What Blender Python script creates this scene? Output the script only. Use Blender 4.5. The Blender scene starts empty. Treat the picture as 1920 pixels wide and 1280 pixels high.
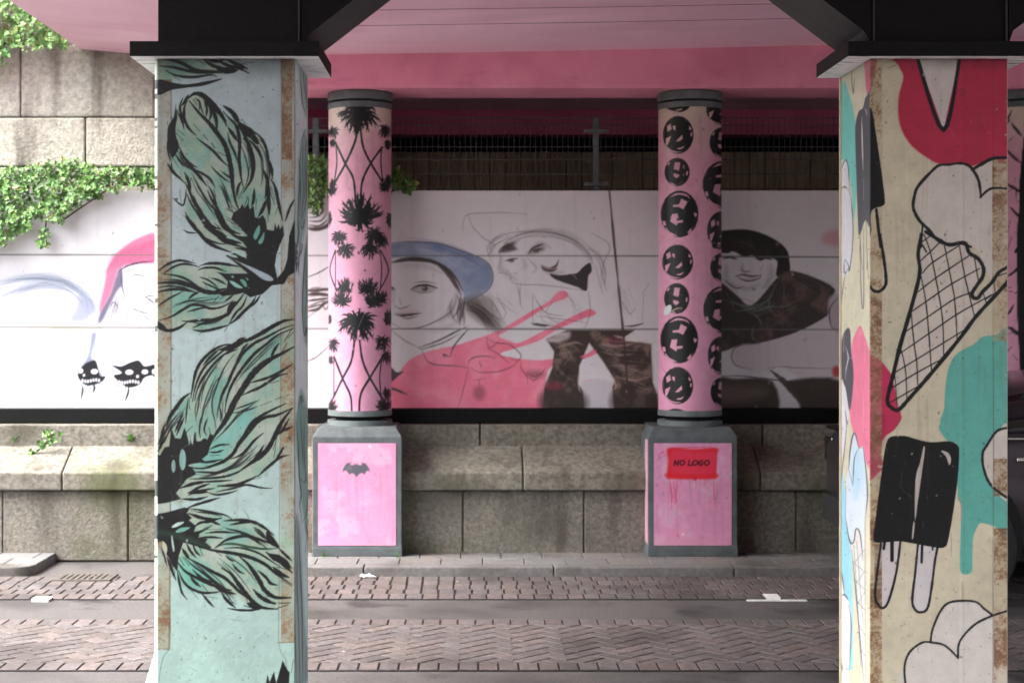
import bpy, bmesh, math, random
import numpy as np
from mathutils import Vector
random.seed(7)
RNG = np.random.default_rng(11)
R = math.radians
sc = bpy.context.scene
COL = sc.collection

# ------------------------------------------------------------------ camera
F = 3075.0            # focal length in units of 1/1920 of the frame width
EYE = 1.6             # eye height in metres
VX, VY = 885.0, 590.0 # principal point of the shifted lens
cam = bpy.data.cameras.new('camera')
cam.sensor_width = 36.0
cam.lens = F / 1920.0 * 36.0
cam.shift_x = (960.0 - VX) / 1920.0
cam.shift_y = -(640.0 - VY) / 1920.0
cam.clip_start = 0.05
cam.clip_end = 500.0
cam.dof.use_dof = True
cam.dof.focus_distance = 6.2
cam.dof.aperture_fstop = 6.3
camo = bpy.data.objects.new('camera', cam)
COL.objects.link(camo)
camo.location = (0, 0, EYE)
camo.rotation_euler = (R(90), 0, 0)
sc.camera = camo

# ------------------------------------------------------------------ sky, sun, exposure
SUN_EL, SUN_AZ = R(50), R(-108)     # azimuth measured from +Y towards +X
world = bpy.data.worlds.new('World')
sc.world = world
world.use_nodes = True
wn, wl = world.node_tree.nodes, world.node_tree.links
wn.clear()
wo = wn.new('ShaderNodeOutputWorld')
bg = wn.new('ShaderNodeBackground')
sky = wn.new('ShaderNodeTexSky')
sky.sky_type = 'NISHITA'
sky.sun_disc = False
sky.sun_elevation = SUN_EL
sky.sun_rotation = SUN_AZ
sky.air_density = 1.0
sky.dust_density = 4.0
sky.ozone_density = 1.0
hs = wn.new('ShaderNodeHueSaturation')
hs.inputs['Saturation'].default_value = 0.45
wl.new(sky.outputs[0], hs.inputs['Color'])
wl.new(hs.outputs[0], bg.inputs[0])
bg.inputs[1].default_value = 0.15
wl.new(bg.outputs[0], wo.inputs[0])
sl = bpy.data.lights.new('sun', 'SUN')
sl.energy = 0.9
sl.angle = R(40)
sl.color = (1.0, 0.98, 0.95)
slo = bpy.data.objects.new('sun', sl)
COL.objects.link(slo)
d = Vector((math.sin(SUN_AZ) * math.cos(SUN_EL), math.cos(SUN_AZ) * math.cos(SUN_EL), math.sin(SUN_EL)))
slo.rotation_euler = d.to_track_quat('Z', 'Y').to_euler()
sc.view_settings.view_transform = 'Standard'
sc.view_settings.look = 'None'
sc.view_settings.gamma = 1.0
sc.view_settings.use_curve_mapping = False
sc.view_settings.exposure = 3.05
sc.render.engine = 'CYCLES'
sc.cycles.use_denoising = True
sc.cycles.max_bounces = 8
sc.cycles.diffuse_bounces = 5
sc.cycles.sample_clamp_indirect = 8.0

# ------------------------------------------------------------------ helpers
def WX(px, Y): return (px - VX) * Y / F
def WZ(py, Y): return EYE + (VY - py) * Y / F
def s2l(c):
    c = np.asarray(c, dtype=float) / 255.0
    return np.where(c <= 0.04045, c / 12.92, ((c + 0.055) / 1.055) ** 2.4)
def lin(*c): return tuple(s2l(c)) + (1.0,)

def tag(o, label=None, cat=None, group=None, kind=None):
    if label: o['label'] = label
    if cat: o['category'] = cat
    if group: o['group'] = group
    if kind: o['kind'] = kind
    return o
def empty(name, loc, label, cat, group=None):
    o = bpy.data.objects.new(name, None)
    COL.objects.link(o)
    o.location = loc
    o.empty_display_size = 0.2
    return tag(o, label, cat, group)
def link(name, me, parent=None, world_coords=True):
    o = bpy.data.objects.new(name, me)
    COL.objects.link(o)
    if parent is not None:
        o.parent = parent
        if world_coords:
            p = parent; off = Vector((0, 0, 0))
            while p is not None:
                off += p.location; p = p.parent
            o.location = -off
    return o

class MB:
    """collects simple shapes into one mesh, world coordinates"""
    def __init__(s): s.v = []; s.f = []; s.m = []
    def add(s, vs, fs, mi=0):
        b = len(s.v); s.v += [tuple(v) for v in vs]
        for f in fs: s.f.append([b + i for i in f]); s.m.append(mi)
    def box(s, x0, x1, y0, y1, z0, z1, mi=0):
        vs = [(x0,y0,z0),(x1,y0,z0),(x1,y1,z0),(x0,y1,z0),(x0,y0,z1),(x1,y0,z1),(x1,y1,z1),(x0,y1,z1)]
        s.add(vs, [(0,3,2,1),(4,5,6,7),(0,1,5,4),(1,2,6,5),(2,3,7,6),(3,0,4,7)], mi)
    def prism(s, prof, axis, a, b, mi=0):
        """prof: closed 2-D outline; extruded along axis ('x': prof is (y,z); 'y': prof is (x,z); 'z': prof is (x,y))"""
        n = len(prof)
        def pt(p, t):
            return (t, p[0], p[1]) if axis == 'x' else ((p[0], t, p[1]) if axis == 'y' else (p[0], p[1], t))
        vs = [pt(p, a) for p in prof] + [pt(p, b) for p in prof]
        fs = [list(range(n))[::-1], list(range(n, 2 * n))] + [(i, (i + 1) % n, n + (i + 1) % n, n + i) for i in range(n)]
        s.add(vs, fs, mi)
    def tube(s, p0, p1, r0, r1=None, n=10, mi=0):
        r1 = r0 if r1 is None else r1
        p0, p1 = Vector(p0), Vector(p1); d = (p1 - p0).normalized()
        a = d.orthogonal().normalized(); b = d.cross(a)
        vs = []
        for p, r in ((p0, r0), (p1, r1)):
            for i in range(n):
                t = 2 * math.pi * i / n
                vs.append(p + (a * math.cos(t) + b * math.sin(t)) * r)
        fs = [(i, (i + 1) % n, n + (i + 1) % n, n + i) for i in range(n)] + [list(range(n))[::-1], list(range(n, 2 * n))]
        s.add(vs, fs, mi)
    def lathe(s, cx, cy, prof, n=64, mi=0):
        """prof: list of (r,z) bottom to top"""
        k = len(prof); vs = []
        for r, z in prof:
            for i in range(n):
                t = 2 * math.pi * i / n
                vs.append((cx + r * math.cos(t), cy + r * math.sin(t), z))
        fs = [(j * n + i, j * n + (i + 1) % n, (j + 1) * n + (i + 1) % n, (j + 1) * n + i) for j in range(k - 1) for i in range(n)]
        fs += [list(range(n))[::-1], list(range((k - 1) * n, k * n))]
        s.add(vs, fs, mi)
    def build(s, name, mats, parent=None, bevel=0.0, seg=2, smooth=False, fix=True):
        me = bpy.data.meshes.new(name)
        me.from_pydata(s.v, [], s.f)
        if fix:
            bm = bmesh.new(); bm.from_mesh(me)
            for i, f in enumerate(bm.faces): f.material_index = s.m[i]
            bmesh.ops.recalc_face_normals(bm, faces=bm.faces)
            if bevel > 0:
                bmesh.ops.bevel(bm, geom=list(bm.edges), offset=bevel, segments=seg, profile=0.6, affect='EDGES', clamp_overlap=True)
            bm.to_mesh(me); bm.free()
        else:
            me.polygons.foreach_set('material_index', s.m)
        for m in (mats if isinstance(mats, (list, tuple)) else [mats]): me.materials.append(m)
        if smooth: me.shade_smooth()
        me.update()
        return link(name, me, parent)

# ------------------------------------------------------------------ materials
def base_mat(name):
    m = bpy.data.materials.new(name); m.use_nodes = True
    return m, m.node_tree.nodes, m.node_tree.links, m.node_tree.nodes['Principled BSDF']
def mat(name, c0, c1=None, scale=6.0, rough=0.8, bump=0.0, bscale=40.0, metal=0.0, spec=0.4, c2=None, s2=1.2, sharp=(0.35, 0.65), w2=(0.5, 0.7), stretch=(1, 1, 1), attr=None, bdist=0.01):
    """noise-mottled material; c2 is a second, large-scale stain colour"""
    m, N, L, P = base_mat(name)
    P.inputs['Roughness'].default_value = rough
    P.inputs['Metallic'].default_value = metal
    P.inputs['Specular IOR Level'].default_value = spec
    tc = N.new('ShaderNodeTexCoord'); mp = N.new('ShaderNodeMapping')
    mp.inputs['Scale'].default_value = stretch
    L.new(tc.outputs['Object'], mp.inputs[0])
    col = None
    n1 = N.new('ShaderNodeTexNoise'); n1.inputs['Scale'].default_value = scale; n1.inputs['Detail'].default_value = 6; n1.inputs['Roughness'].default_value = 0.65
    L.new(mp.outputs[0], n1.inputs[0])
    r1 = N.new('ShaderNodeValToRGB'); r1.color_ramp.elements[0].position = sharp[0]; r1.color_ramp.elements[1].position = sharp[1]
    r1.color_ramp.elements[0].color = c0; r1.color_ramp.elements[1].color = c1 or c0
    L.new(n1.outputs['Fac'], r1.inputs[0]); col = r1.outputs[0]
    if attr:
        at = N.new('ShaderNodeAttribute'); at.attribute_name = attr
        mx = N.new('ShaderNodeMix'); mx.data_type = 'RGBA'; mx.blend_type = 'MULTIPLY'; mx.inputs[0].default_value = 1.0
        L.new(col, mx.inputs[6]); L.new(at.outputs['Color'], mx.inputs[7]); col = mx.outputs[2]
    if c2:
        n2 = N.new('ShaderNodeTexNoise'); n2.inputs['Scale'].default_value = s2; n2.inputs['Detail'].default_value = 4
        L.new(mp.outputs[0], n2.inputs[0])
        r2 = N.new('ShaderNodeValToRGB'); r2.color_ramp.elements[0].position = w2[0]; r2.color_ramp.elements[1].position = w2[1]
        L.new(n2.outputs['Fac'], r2.inputs[0])
        mx = N.new('ShaderNodeMix'); mx.data_type = 'RGBA'
        L.new(r2.outputs[0], mx.inputs[0]); L.new(col, mx.inputs[6]); mx.inputs[7].default_value = c2; col = mx.outputs[2]
    L.new(col, P.inputs['Base Color'])
    if bump > 0:
        n3 = N.new('ShaderNodeTexNoise'); n3.inputs['Scale'].default_value = bscale; n3.inputs['Detail'].default_value = 5; n3.inputs['Roughness'].default_value = 0.7
        L.new(mp.outputs[0], n3.inputs[0])
        b = N.new('ShaderNodeBump'); b.inputs['Strength'].default_value = bump; b.inputs['Distance'].default_value = bdist
        L.new(n3.outputs['Fac'], b.inputs['Height']); L.new(b.outputs[0], P.inputs['Normal'])
    return m
def add_stain(m, color, scale, stretch, lo, hi):
    N, L = m.node_tree.nodes, m.node_tree.links; P = N['Principled BSDF']
    src = P.inputs['Base Color'].links[0].from_socket
    tc = N.new('ShaderNodeTexCoord'); mp = N.new('ShaderNodeMapping'); mp.inputs['Scale'].default_value = stretch; mp.inputs['Location'].default_value = (3.1, 1.7, 5.3)
    n = N.new('ShaderNodeTexNoise'); n.inputs['Scale'].default_value = scale; n.inputs['Detail'].default_value = 5
    r = N.new('ShaderNodeValToRGB'); r.color_ramp.elements[0].position = lo; r.color_ramp.elements[1].position = hi
    mx = N.new('ShaderNodeMix'); mx.data_type = 'RGBA'; mx.inputs[7].default_value = color
    L.new(tc.outputs['Object'], mp.inputs[0]); L.new(mp.outputs[0], n.inputs[0]); L.new(n.outputs['Fac'], r.inputs[0]); L.new(r.outputs[0], mx.inputs[0]); L.new(src, mx.inputs[6]); L.new(mx.outputs[2], P.inputs['Base Color'])
def paint_mat(name, rough=0.55, bump=0.25, bscale=60.0, spec=0.35, grain=0.12):
    """painted surface: the painting itself comes from the colour attribute 'paint', mottled by fine noise"""
    m, N, L, P = base_mat(name)
    P.inputs['Roughness'].default_value = rough
    P.inputs['Specular IOR Level'].default_value = spec
    at = N.new('ShaderNodeAttribute'); at.attribute_name = 'paint'
    tc = N.new('ShaderNodeTexCoord')
    n1 = N.new('ShaderNodeTexNoise'); n1.inputs['Scale'].default_value = 14; n1.inputs['Detail'].default_value = 7; n1.inputs['Roughness'].default_value = 0.7
    L.new(tc.outputs['Object'], n1.inputs[0])
    mr = N.new('ShaderNodeMapRange'); mr.inputs[1].default_value = 0.25; mr.inputs[2].default_value = 0.75
    mr.inputs[3].default_value = 1 - grain; mr.inputs[4].default_value = 1 + grain
    L.new(n1.outputs['Fac'], mr.inputs[0])
    mx = N.new('ShaderNodeMix'); mx.data_type = 'RGBA'; mx.blend_type = 'MULTIPLY'; mx.inputs[0].default_value = 1.0
    L.new(at.outputs['Color'], mx.inputs[6]); L.new(mr.outputs[0], mx.inputs[7])
    L.new(mx.outputs[2], P.inputs['Base Color'])
    n3 = N.new('ShaderNodeTexNoise'); n3.inputs['Scale'].default_value = bscale; n3.inputs['Detail'].default_value = 5
    L.new(tc.outputs['Object'], n3.inputs[0])
    b = N.new('ShaderNodeBump'); b.inputs['Strength'].default_value = bump; b.inputs['Distance'].default_value = 0.004
    L.new(n3.outputs['Fac'], b.inputs['Height']); L.new(b.outputs[0], P.inputs['Normal'])
    return m

M = {}
M['black_steel'] = mat('black_steel', lin(5, 5, 6), lin(9, 9, 10), 9, 0.6, 0.3, 30, spec=0.18)
M['grey_steel'] = mat('grey_steel', lin(52, 53, 54), lin(32, 33, 34), 7, 0.55, 0.25, 30, stretch=(1, 1, 1))
M['under_plate'] = mat('under_plate', lin(240, 236, 240), lin(40, 38, 40), 14, 0.7, 0.6, 20, sharp=(0.56, 0.63), stretch=(0.5, 5, 1))
M['col_grey'] = mat('col_grey', lin(104, 112, 112), lin(84, 92, 92), 12, 0.5, 0.2, 60)
M['soffit'] = mat('soffit', lin(249, 206, 224), lin(240, 194, 214), 1.4, 0.75, 0.12, 25, c2=lin(226, 176, 198), s2=0.5)
M['beam_pink'] = mat('beam_pink', lin(242, 158, 182), lin(232, 146, 170), 2.5, 0.75, 0.2, 30, c2=lin(212, 126, 150), s2=1.5)
M['beam_dark'] = mat('beam_dark', lin(226, 120, 158), lin(206, 104, 140), 2.5, 0.8)
M['stone_light'] = mat('stone_light', lin(206, 202, 190), lin(150, 147, 137), 34, 0.9, 1.0, 55, c2=lin(122, 118, 106), s2=1.3, w2=(0.52, 0.72), attr='tone', sharp=(0.3, 0.7), bdist=0.02)
M['stone'] = mat('stone', lin(148, 144, 134), lin(92, 89, 82), 34, 0.9, 1.0, 60, c2=lin(84, 80, 72), s2=1.6, w2=(0.48, 0.72), attr='tone', sharp=(0.3, 0.7), bdist=0.02)
M['stone_top'] = mat('stone_top', lin(136, 132, 122), lin(94, 91, 84), 34, 0.9, 0.7, 70, c2=lin(80, 77, 64), s2=2.2, w2=(0.5, 0.75), attr='tone')
M['joint'] = mat('joint', lin(104, 98, 86), lin(72, 70, 60), 12, 0.95)
M['asphalt'] = mat('asphalt', lin(97, 93, 91), lin(74, 71, 70), 60, 0.75, 0.7, 150, c2=lin(64, 61, 60), s2=1.4, w2=(0.45, 0.65), spec=0.35)
M['brick'] = mat('brick', lin(106, 98, 96), lin(80, 73, 71), 35, 0.7, 0.35, 120, attr='tone', spec=0.4)
M['pave'] = mat('pave', lin(124, 121, 118), lin(100, 97, 95), 30, 0.8, 0.5, 110, attr='tone')
M['sand'] = mat('sand', lin(26, 22, 22), lin(40, 34, 33), 50, 0.95, 0.5, 200)
M['white_paint'] = mat('white_paint', lin(225, 225, 222), lin(190, 188, 184), 40, 0.7)
M['dark_wall'] = mat('dark_wall', lin(92, 80, 62), lin(66, 56, 44), 20, 0.9, 0.5, 40, stretch=(1, 1, 0.15))
M['shade_black'] = mat('shade_black', lin(14, 13, 13), lin(20, 19, 19), 5, 0.9)  # near-black standing in for the shade inside gaps and hollows
M['wire'] = mat('wire', lin(78, 80, 80), lin(60, 62, 62), 20, 0.5)
M['board_line'] = mat('board_line', lin(150, 96, 118), rough=.9)
M['rear_brown'] = mat('rear_brown', lin(176, 160, 130), lin(140, 126, 102), 20, 0.9, 0.5, 40, stretch=(1, 1, 0.15))
M['grate'] = mat('grate', lin(96, 90, 84), lin(70, 66, 62), 30, .7, .3, 80)
M['galv'] = mat('galv', lin(132, 136, 136), lin(104, 108, 108), 20, 0.5, metal=0.3)
M['mural_plain'] = mat('mural_plain', lin(200, 194, 198), rough=.5)
M['leaf'] = mat('leaf', lin(106, 148, 80), lin(78, 122, 58), 9, 0.5, 0.0, attr='tone', spec=0.5)
M['stem'] = mat('stem', lin(86, 70, 50), lin(60, 48, 36), 20, 0.9)
M['pillar_paint'] = paint_mat('pillar_paint', 0.5, 0.35, 70)
M['mural_paint'] = paint_mat('mural_paint', 0.5, 0.1, 40, grain=0.05)
M['column_paint'] = paint_mat('column_paint', 0.45, 0.25, 60, grain=0.06)
for k_ in ('stone', 'stone_top', 'stone_light'):
    add_stain(M[k_], lin(84, 88, 56) if k_ != 'stone_light' else lin(120, 118, 92), 1.1, (1, 1, 1), 0.58, 0.74)
    add_stain(M[k_], lin(66, 60, 52), 2.2, (2.2, 2.2, 0.35), 0.55, 0.78)
add_stain(M['asphalt'], lin(54, 51, 50), 2.6, (1, 1, 1), 0.56, 0.66)
add_stain(M['brick'], lin(62, 56, 54), 1.6, (1, 1, 1), 0.54, 0.72)
add_stain(M['pave'], lin(82, 78, 74), 2.4, (1, 1, 1), 0.52, 0.70)
add_stain(M['beam_pink'], lin(208, 124, 148), 3.0, (1.5, 1.5, 5), 0.60, 0.78)
add_stain(M['soffit'], lin(222, 168, 192), 1.2, (.6, 2.5, 1), 0.55, 0.85)
# ------------------------------------------------------------------ painting tools
# A Canvas is a small hand-drawn painting (numpy); its colours are laid on the fine mesh of the wall it is painted on.
def vnoise(h, w, cell, seed, octaves=4):
    r = np.random.default_rng(seed); out = np.zeros((h, w)); amp = 1.0; tot = 0
    for o in range(octaves):
        c = max(1.0, cell / 2 ** o); gh, gw = int(h / c) + 3, int(w / c) + 3
        g = r.random((gh, gw)); yy = np.arange(h) / c; xx = np.arange(w) / c
        y0 = yy.astype(int); x0 = xx.astype(int); fy = (yy - y0)[:, None]; fx = (xx - x0)[None, :]
        fy = fy * fy * (3 - 2 * fy); fx = fx * fx * (3 - 2 * fx)
        a = g[y0][:, x0] * (1 - fx) + g[y0][:, x0 + 1] * fx
        b = g[y0 + 1][:, x0] * (1 - fx) + g[y0 + 1][:, x0 + 1] * fx
        out += amp * (a * (1 - fy) + b * fy); tot += amp; amp *= 0.55
    return out / tot
def catmull(p, closed=False, k=5):
    p = np.asarray(p, float); n = len(p)
    if n < 3: return p
    out = []
    rng = range(n) if closed else range(n - 1)
    for i in rng:
        if closed: a, b, c, d = p[(i - 1) % n], p[i], p[(i + 1) % n], p[(i + 2) % n]
        else: a, b, c, d = p[max(i - 1, 0)], p[i], p[i + 1], p[min(i + 2, n - 1)]
        for j in range(k):
            t = j / k
            out.append(0.5 * (2 * b + (c - a) * t + (2 * a - 5 * b + 4 * c - d) * t * t + (3 * b - a - 3 * c + d) * t ** 3))
    if not closed: out.append(p[-1])
    return np.array(out)

class Canvas:
    def __init__(s, x0, y0, x1, y1, color, sc=1.0):
        s.x0, s.y0, s.s = x0, y0, sc
        s.w, s.h = int((x1 - x0) * sc) + 1, int((y1 - y0) * sc) + 1
        s.a = np.empty((s.h, s.w, 3)); s.a[:] = np.array(color, float)
        s.T = (0, 0, 1); s.k = 1.0
    def frame(s, ox, oy, k): s.T = (ox, oy, k); return s   # sketch coordinates -> canvas coordinates
    def pts(s, p):
        p = np.asarray(p, float).reshape(-1, 2)
        return np.stack([(p[:, 0] / s.T[2] + s.T[0] - s.x0) * s.s, (p[:, 1] / s.T[2] + s.T[1] - s.y0) * s.s], 1)
    def box(s, p, m):
        x0 = max(int(p[:, 0].min() - m), 0); x1 = min(int(p[:, 0].max() + m) + 2, s.w)
        y0 = max(int(p[:, 1].min() - m), 0); y1 = min(int(p[:, 1].max() + m) + 2, s.h)
        return (x0, x1, y0, y1) if x1 > x0 and y1 > y0 else None
    def blend(s, b, cov, color, alpha, tex=None):
        x0, x1, y0, y1 = b
        c = np.clip(cov, 0, 1) * alpha
        if tex is not None: c = c * tex[y0:y1, x0:x1]
        reg = s.a[y0:y1, x0:x1]
        reg += (np.array(color, float) - reg) * c[..., None]
    def fill(s, p, color, alpha=1.0, soft=0.0, smooth=True, tex=None):
        q = s.pts(p)
        if smooth: q = catmull(q, True, 4)
        soft = soft * s.s
        b = s.box(q, soft + 1)
        if b is None: return
        x0, x1, y0, y1 = b
        yy, xx = np.mgrid[y0:y1, x0:x1].astype(float)
        inside = np.zeros(xx.shape, bool); dist = np.full(xx.shape, 1e9)
        for i in range(len(q)):
            ax, ay = q[i]; bx, by = q[(i + 1) % len(q)]
            if ay != by:
                c = ((ay > yy) != (by > yy)) & (xx < (bx - ax) * (yy - ay) / (by - ay) + ax)
                inside ^= c
            dx, dy = bx - ax, by - ay; L2 = dx * dx + dy * dy
            if L2 < 1e-9: continue
            t = np.clip(((xx - ax) * dx + (yy - ay) * dy) / L2, 0, 1)
            dist = np.minimum(dist, (xx - ax - t * dx) ** 2 + (yy - ay - t * dy) ** 2)
        dist = np.sqrt(dist) * np.where(inside, 1, -1)
        cov = dist + 0.5 if soft <= 0 else np.clip(dist / soft * 0.5 + 0.5, 0, 1)
        s.blend(b, cov, color, alpha, tex)
    def ell(s, cx, cy, rx, ry, color, alpha=1.0, soft=0.0, rot=0.0):
        t = np.linspace(0, 2 * math.pi, 22)[:-1]; c, n = math.cos(rot), math.sin(rot)
        x, y = rx * np.cos(t), ry * np.sin(t)
        s.fill(np.stack([cx + x * c - y * n, cy + x * n + y * c], 1), color, alpha, soft, False)
    def stroke(s, p, w, color, alpha=1.0, taper=(0.2, 0.2), soft=0.0, rough=0.12):
        """w: full width in sketch units"""
        q = catmull(s.pts(p), False, 6); w = w / s.T[2] * s.s * s.k
        seg = np.hypot(*np.diff(q, axis=0).T); t = np.concatenate([[0], np.cumsum(seg)]); t = t / max(t[-1], 1e-6)
        r = np.minimum(1, np.minimum(taper[0] + (1 - taper[0]) * t / 0.3, taper[1] + (1 - taper[1]) * (1 - t) / 0.3)) * w / 2
        if rough: r = r * (1 + rough * (RNG.random(len(r)) * 2 - 1))
        r = np.maximum(r, 0.25)
        b = s.box(q, w / 2 + 2 + soft)
        if b is None: return
        x0, x1, y0, y1 = b
        cov = np.zeros((y1 - y0, x1 - x0)); sf = 1 + soft * s.s
        for i in range(len(q) - 1):
            ax, ay = q[i]; bx, by = q[i + 1]; m = max(r[i], r[i + 1]) + sf + 1
            u0, u1 = max(int(min(ax, bx) - m), x0), min(int(max(ax, bx) + m) + 2, x1)
            v0, v1 = max(int(min(ay, by) - m), y0), min(int(max(ay, by) + m) + 2, y1)
            if u1 <= u0 or v1 <= v0: continue
            yy, xx = np.mgrid[v0:v1, u0:u1].astype(float)
            dx, dy = bx - ax, by - ay; L2 = dx * dx + dy * dy + 1e-9
            tt = np.clip(((xx - ax) * dx + (yy - ay) * dy) / L2, 0, 1)
            d = np.hypot(xx - ax - tt * dx, yy - ay - tt * dy)
            c = np.clip((r[i] + (r[i + 1] - r[i]) * tt - d) / sf + 0.5, 0, 1)
            sub = cov[v0 - y0:v1 - y0, u0 - x0:u1 - x0]; np.maximum(sub, c, out=sub)
        s.blend(b, cov, color, alpha)
    def sketch(s, txt, color, alpha=1.0, **k):
        """lines of 'w: x y x y ...' (strokes), 'f: ...' (fills)"""
        for ln in txt.replace(';', '\n').split('\n'):
            ln = ln.strip()
            if not ln: continue
            h, b = ln.split(':'); p = [float(x) for x in b.split()]
            if h == 'f': s.fill(p, color, alpha)
            elif h == 'p': s.fill(p, color, alpha, smooth=False)
            else: s.stroke(p, float(h), color, alpha, **k)
    def bundle(s, p, n, spread, w, color, alpha=.7, seed=0):
        """a lock of hair or barbs: n jittered copies of one line"""
        r = np.random.default_rng(seed); p = np.asarray(p, float).reshape(-1, 2); m = len(p)
        for i in range(n):
            o = r.normal(0, spread, 2); f = np.linspace(.5, 1.1, m)[:, None]; e = r.normal(0, spread * .35, (m, 2))
            a, b_ = sorted(r.random(2)); a *= .35; b_ = 1 - (1 - b_) * .35
            q = p + o * f + e
            t = np.linspace(0, 1, m); tt = np.linspace(a, b_, m)
            q = np.stack([np.interp(tt, t, q[:, 0]), np.interp(tt, t, q[:, 1])], 1)
            s.stroke(q, w * (.6 + .8 * r.random()), color, alpha * (.5 + .5 * r.random()), (.1, .1))
    def rust(s, x0, x1, y0, y1, seed, amount=0.5, tint=(134, 124, 100)):
        """a corroded steel edge strip showing through the paint"""
        i0, i1 = int((x0 - s.x0) * s.s), int((x1 - s.x0) * s.s); j0, j1 = max(int((y0 - s.y0) * s.s), 0), min(int((y1 - s.y0) * s.s), s.h)
        i0, i1 = max(i0, 0), min(i1, s.w); h, w = j1 - j0, i1 - i0
        if h <= 0 or w <= 0: return
        big = vnoise(h, w, 60, seed, 3); fine = vnoise(h, w, 5, seed + 1, 3); mid = vnoise(h, w, 18, seed + 2, 3)
        reg = s.a[j0:j1, i0:i1]
        reg += (np.array(tint, float) - reg) * (0.62 * np.clip(big * 1.6, 0.45, 1))[..., None]
        grit = np.random.default_rng(seed + 5).random((h, w))
        k = np.clip((fine * 0.42 + mid * 0.3 + big * 0.5 + (grit - .5) * .22 - (0.79 - amount * 0.27)) * 8, 0, 1) * 0.8
        cr = np.array((104, 68, 44.)) * (0.65 + 0.7 * fine[..., None]) * (.8 + .4 * grit[..., None])
        reg += (cr - reg) * k[..., None]
    def speckle(s, n, color, seed, rmax=1.6, alpha=0.5):
        r = np.random.default_rng(seed); T = s.T; s.T = (s.x0, s.y0, 1 )
        for _ in range(n):
            x, y = r.random() * s.w / s.s, r.random() * s.h / s.s; q = r.random() * rmax + 0.3
            s.ell(x, y, q, q * (0.6 + r.random()), color, alpha * r.random())
        s.T = T
    def wear(s, n, color, seed, ymin=0):
        """hairline scratches and small chips through the paint"""
        r = np.random.default_rng(seed); T, k = s.T, s.k; s.T = (s.x0, s.y0, 1); s.k = 1
        W, H = s.w / s.s, s.h / s.s
        for _ in range(n):
            x, y = r.random() * W, ymin + r.random() * (H - ymin); a = r.normal(1.5, .9); L = 3 + r.random() ** 3 * 40
            if r.random() < .55: s.stroke([x, y, x + math.cos(a) * L * .5 + r.normal(0, 1), y + math.sin(a) * L * .5, x + math.cos(a) * L, y + math.sin(a) * L], .5 + r.random() * .8, color, .25 + .4 * r.random())
            else:
                m = 5; t = np.sort(r.random(m)) * 6.283; q = 1 + r.random() ** 2 * 3.2
                s.fill(np.stack([x + q * np.cos(t) * (.6 + r.random(m)), y + q * np.sin(t) * (.6 + r.random(m))], 1), color, .5 + .4 * r.random(), smooth=False)
        s.T, s.k = T, k
    def streaks(s, n, color, seed, y0=0, L=(60, 220), w=(2, 7), alpha=.14):
        """soft run-off streaks"""
        r = np.random.default_rng(seed); T, k = s.T, s.k; s.T = (s.x0, s.y0, 1); s.k = 1
        for _ in range(n):
            x, y = r.random() * s.w / s.s, y0 + r.random() * s.h / s.s * .6; h = L[0] + r.random() * (L[1] - L[0])
            s.stroke([x, y, x + r.normal(0, 1.5), y + h * .5, x + r.normal(0, 2), y + h], w[0] + r.random() * (w[1] - w[0]), color, alpha * (.4 + .6 * r.random()), (.6, .1), soft=2)
        s.T, s.k = T, k
    def mottle(s, cell, amt, seed, tint=(1, 1, 1)):
        n = vnoise(s.h, s.w, cell * s.s, seed) * 2 - 1
        s.a *= 1 + n[..., None] * amt * np.array(tint)
    def at(s, px, py):
        x = np.clip((px - s.x0) * s.s, 0, s.w - 1.001); y = np.clip((py - s.y0) * s.s, 0, s.h - 1.001)
        x0 = x.astype(int); y0 = y.astype(int); fx = (x - x0)[..., None]; fy = (y - y0)[..., None]
        a = s.a
        return (a[y0, x0] * (1 - fx) + a[y0, x0 + 1] * fx) * (1 - fy) + (a[y0 + 1, x0] * (1 - fx) + a[y0 + 1, x0 + 1] * fx) * fy

def grid_mesh(name, path, zs, colors, material, parent=None, closed=False, smooth=False, caps=False):
    """path: (n,2) XY points, zs: (m,) heights, colors: (m,n,3) sRGB 0..255 -> one mesh with the colour attribute 'paint'"""
    path = np.asarray(path, float); zs = np.asarray(zs, float); n, m = len(path), len(zs)
    V = np.empty((m, n, 3)); V[..., 0] = path[None, :, 0]; V[..., 1] = path[None, :, 1]; V[..., 2] = zs[:, None]
    nn = n if closed else n - 1
    i = np.arange(nn); j = np.arange(m - 1)
    I, J = np.meshgrid(i, j); I2 = (I + 1) % n
    q = np.stack([J * n + I, J * n + I2, (J + 1) * n + I2, (J + 1) * n + I], -1).reshape(-1, 4)
    nf = len(q); me = bpy.data.meshes.new(name)
    me.vertices.add(m * n); me.vertices.foreach_set('co', V.reshape(-1))
    me.loops.add(nf * 4); me.loops.foreach_set('vertex_index', q.reshape(-1).astype(np.int32))
    me.polygons.add(nf); me.polygons.foreach_set('loop_start', np.arange(nf, dtype=np.int32) * 4)
    me.polygons.foreach_set('loop_total', np.full(nf, 4, np.int32))
    me.update(calc_edges=True)
    at = me.color_attributes.new('paint', 'FLOAT_COLOR', 'POINT')
    c = np.ones((m * n, 4), np.float32); c[:, :3] = s2l(np.clip(colors, 0, 255)).reshape(-1, 3)
    at.data.foreach_set('color', c.reshape(-1))
    me.materials.append(material)
    me.validate()
    if smooth: me.shade_smooth()
    return link(name, me, parent)
def proj(path, zs):
    path = np.asarray(path, float); X = path[None, :, 0]; Y = path[None, :, 1]; Z = np.asarray(zs)[:, None]
    return VX + X * F / Y + 0 * Z, VY - (Z - EYE) * F / Y
INK = (9, 10, 12)
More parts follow.
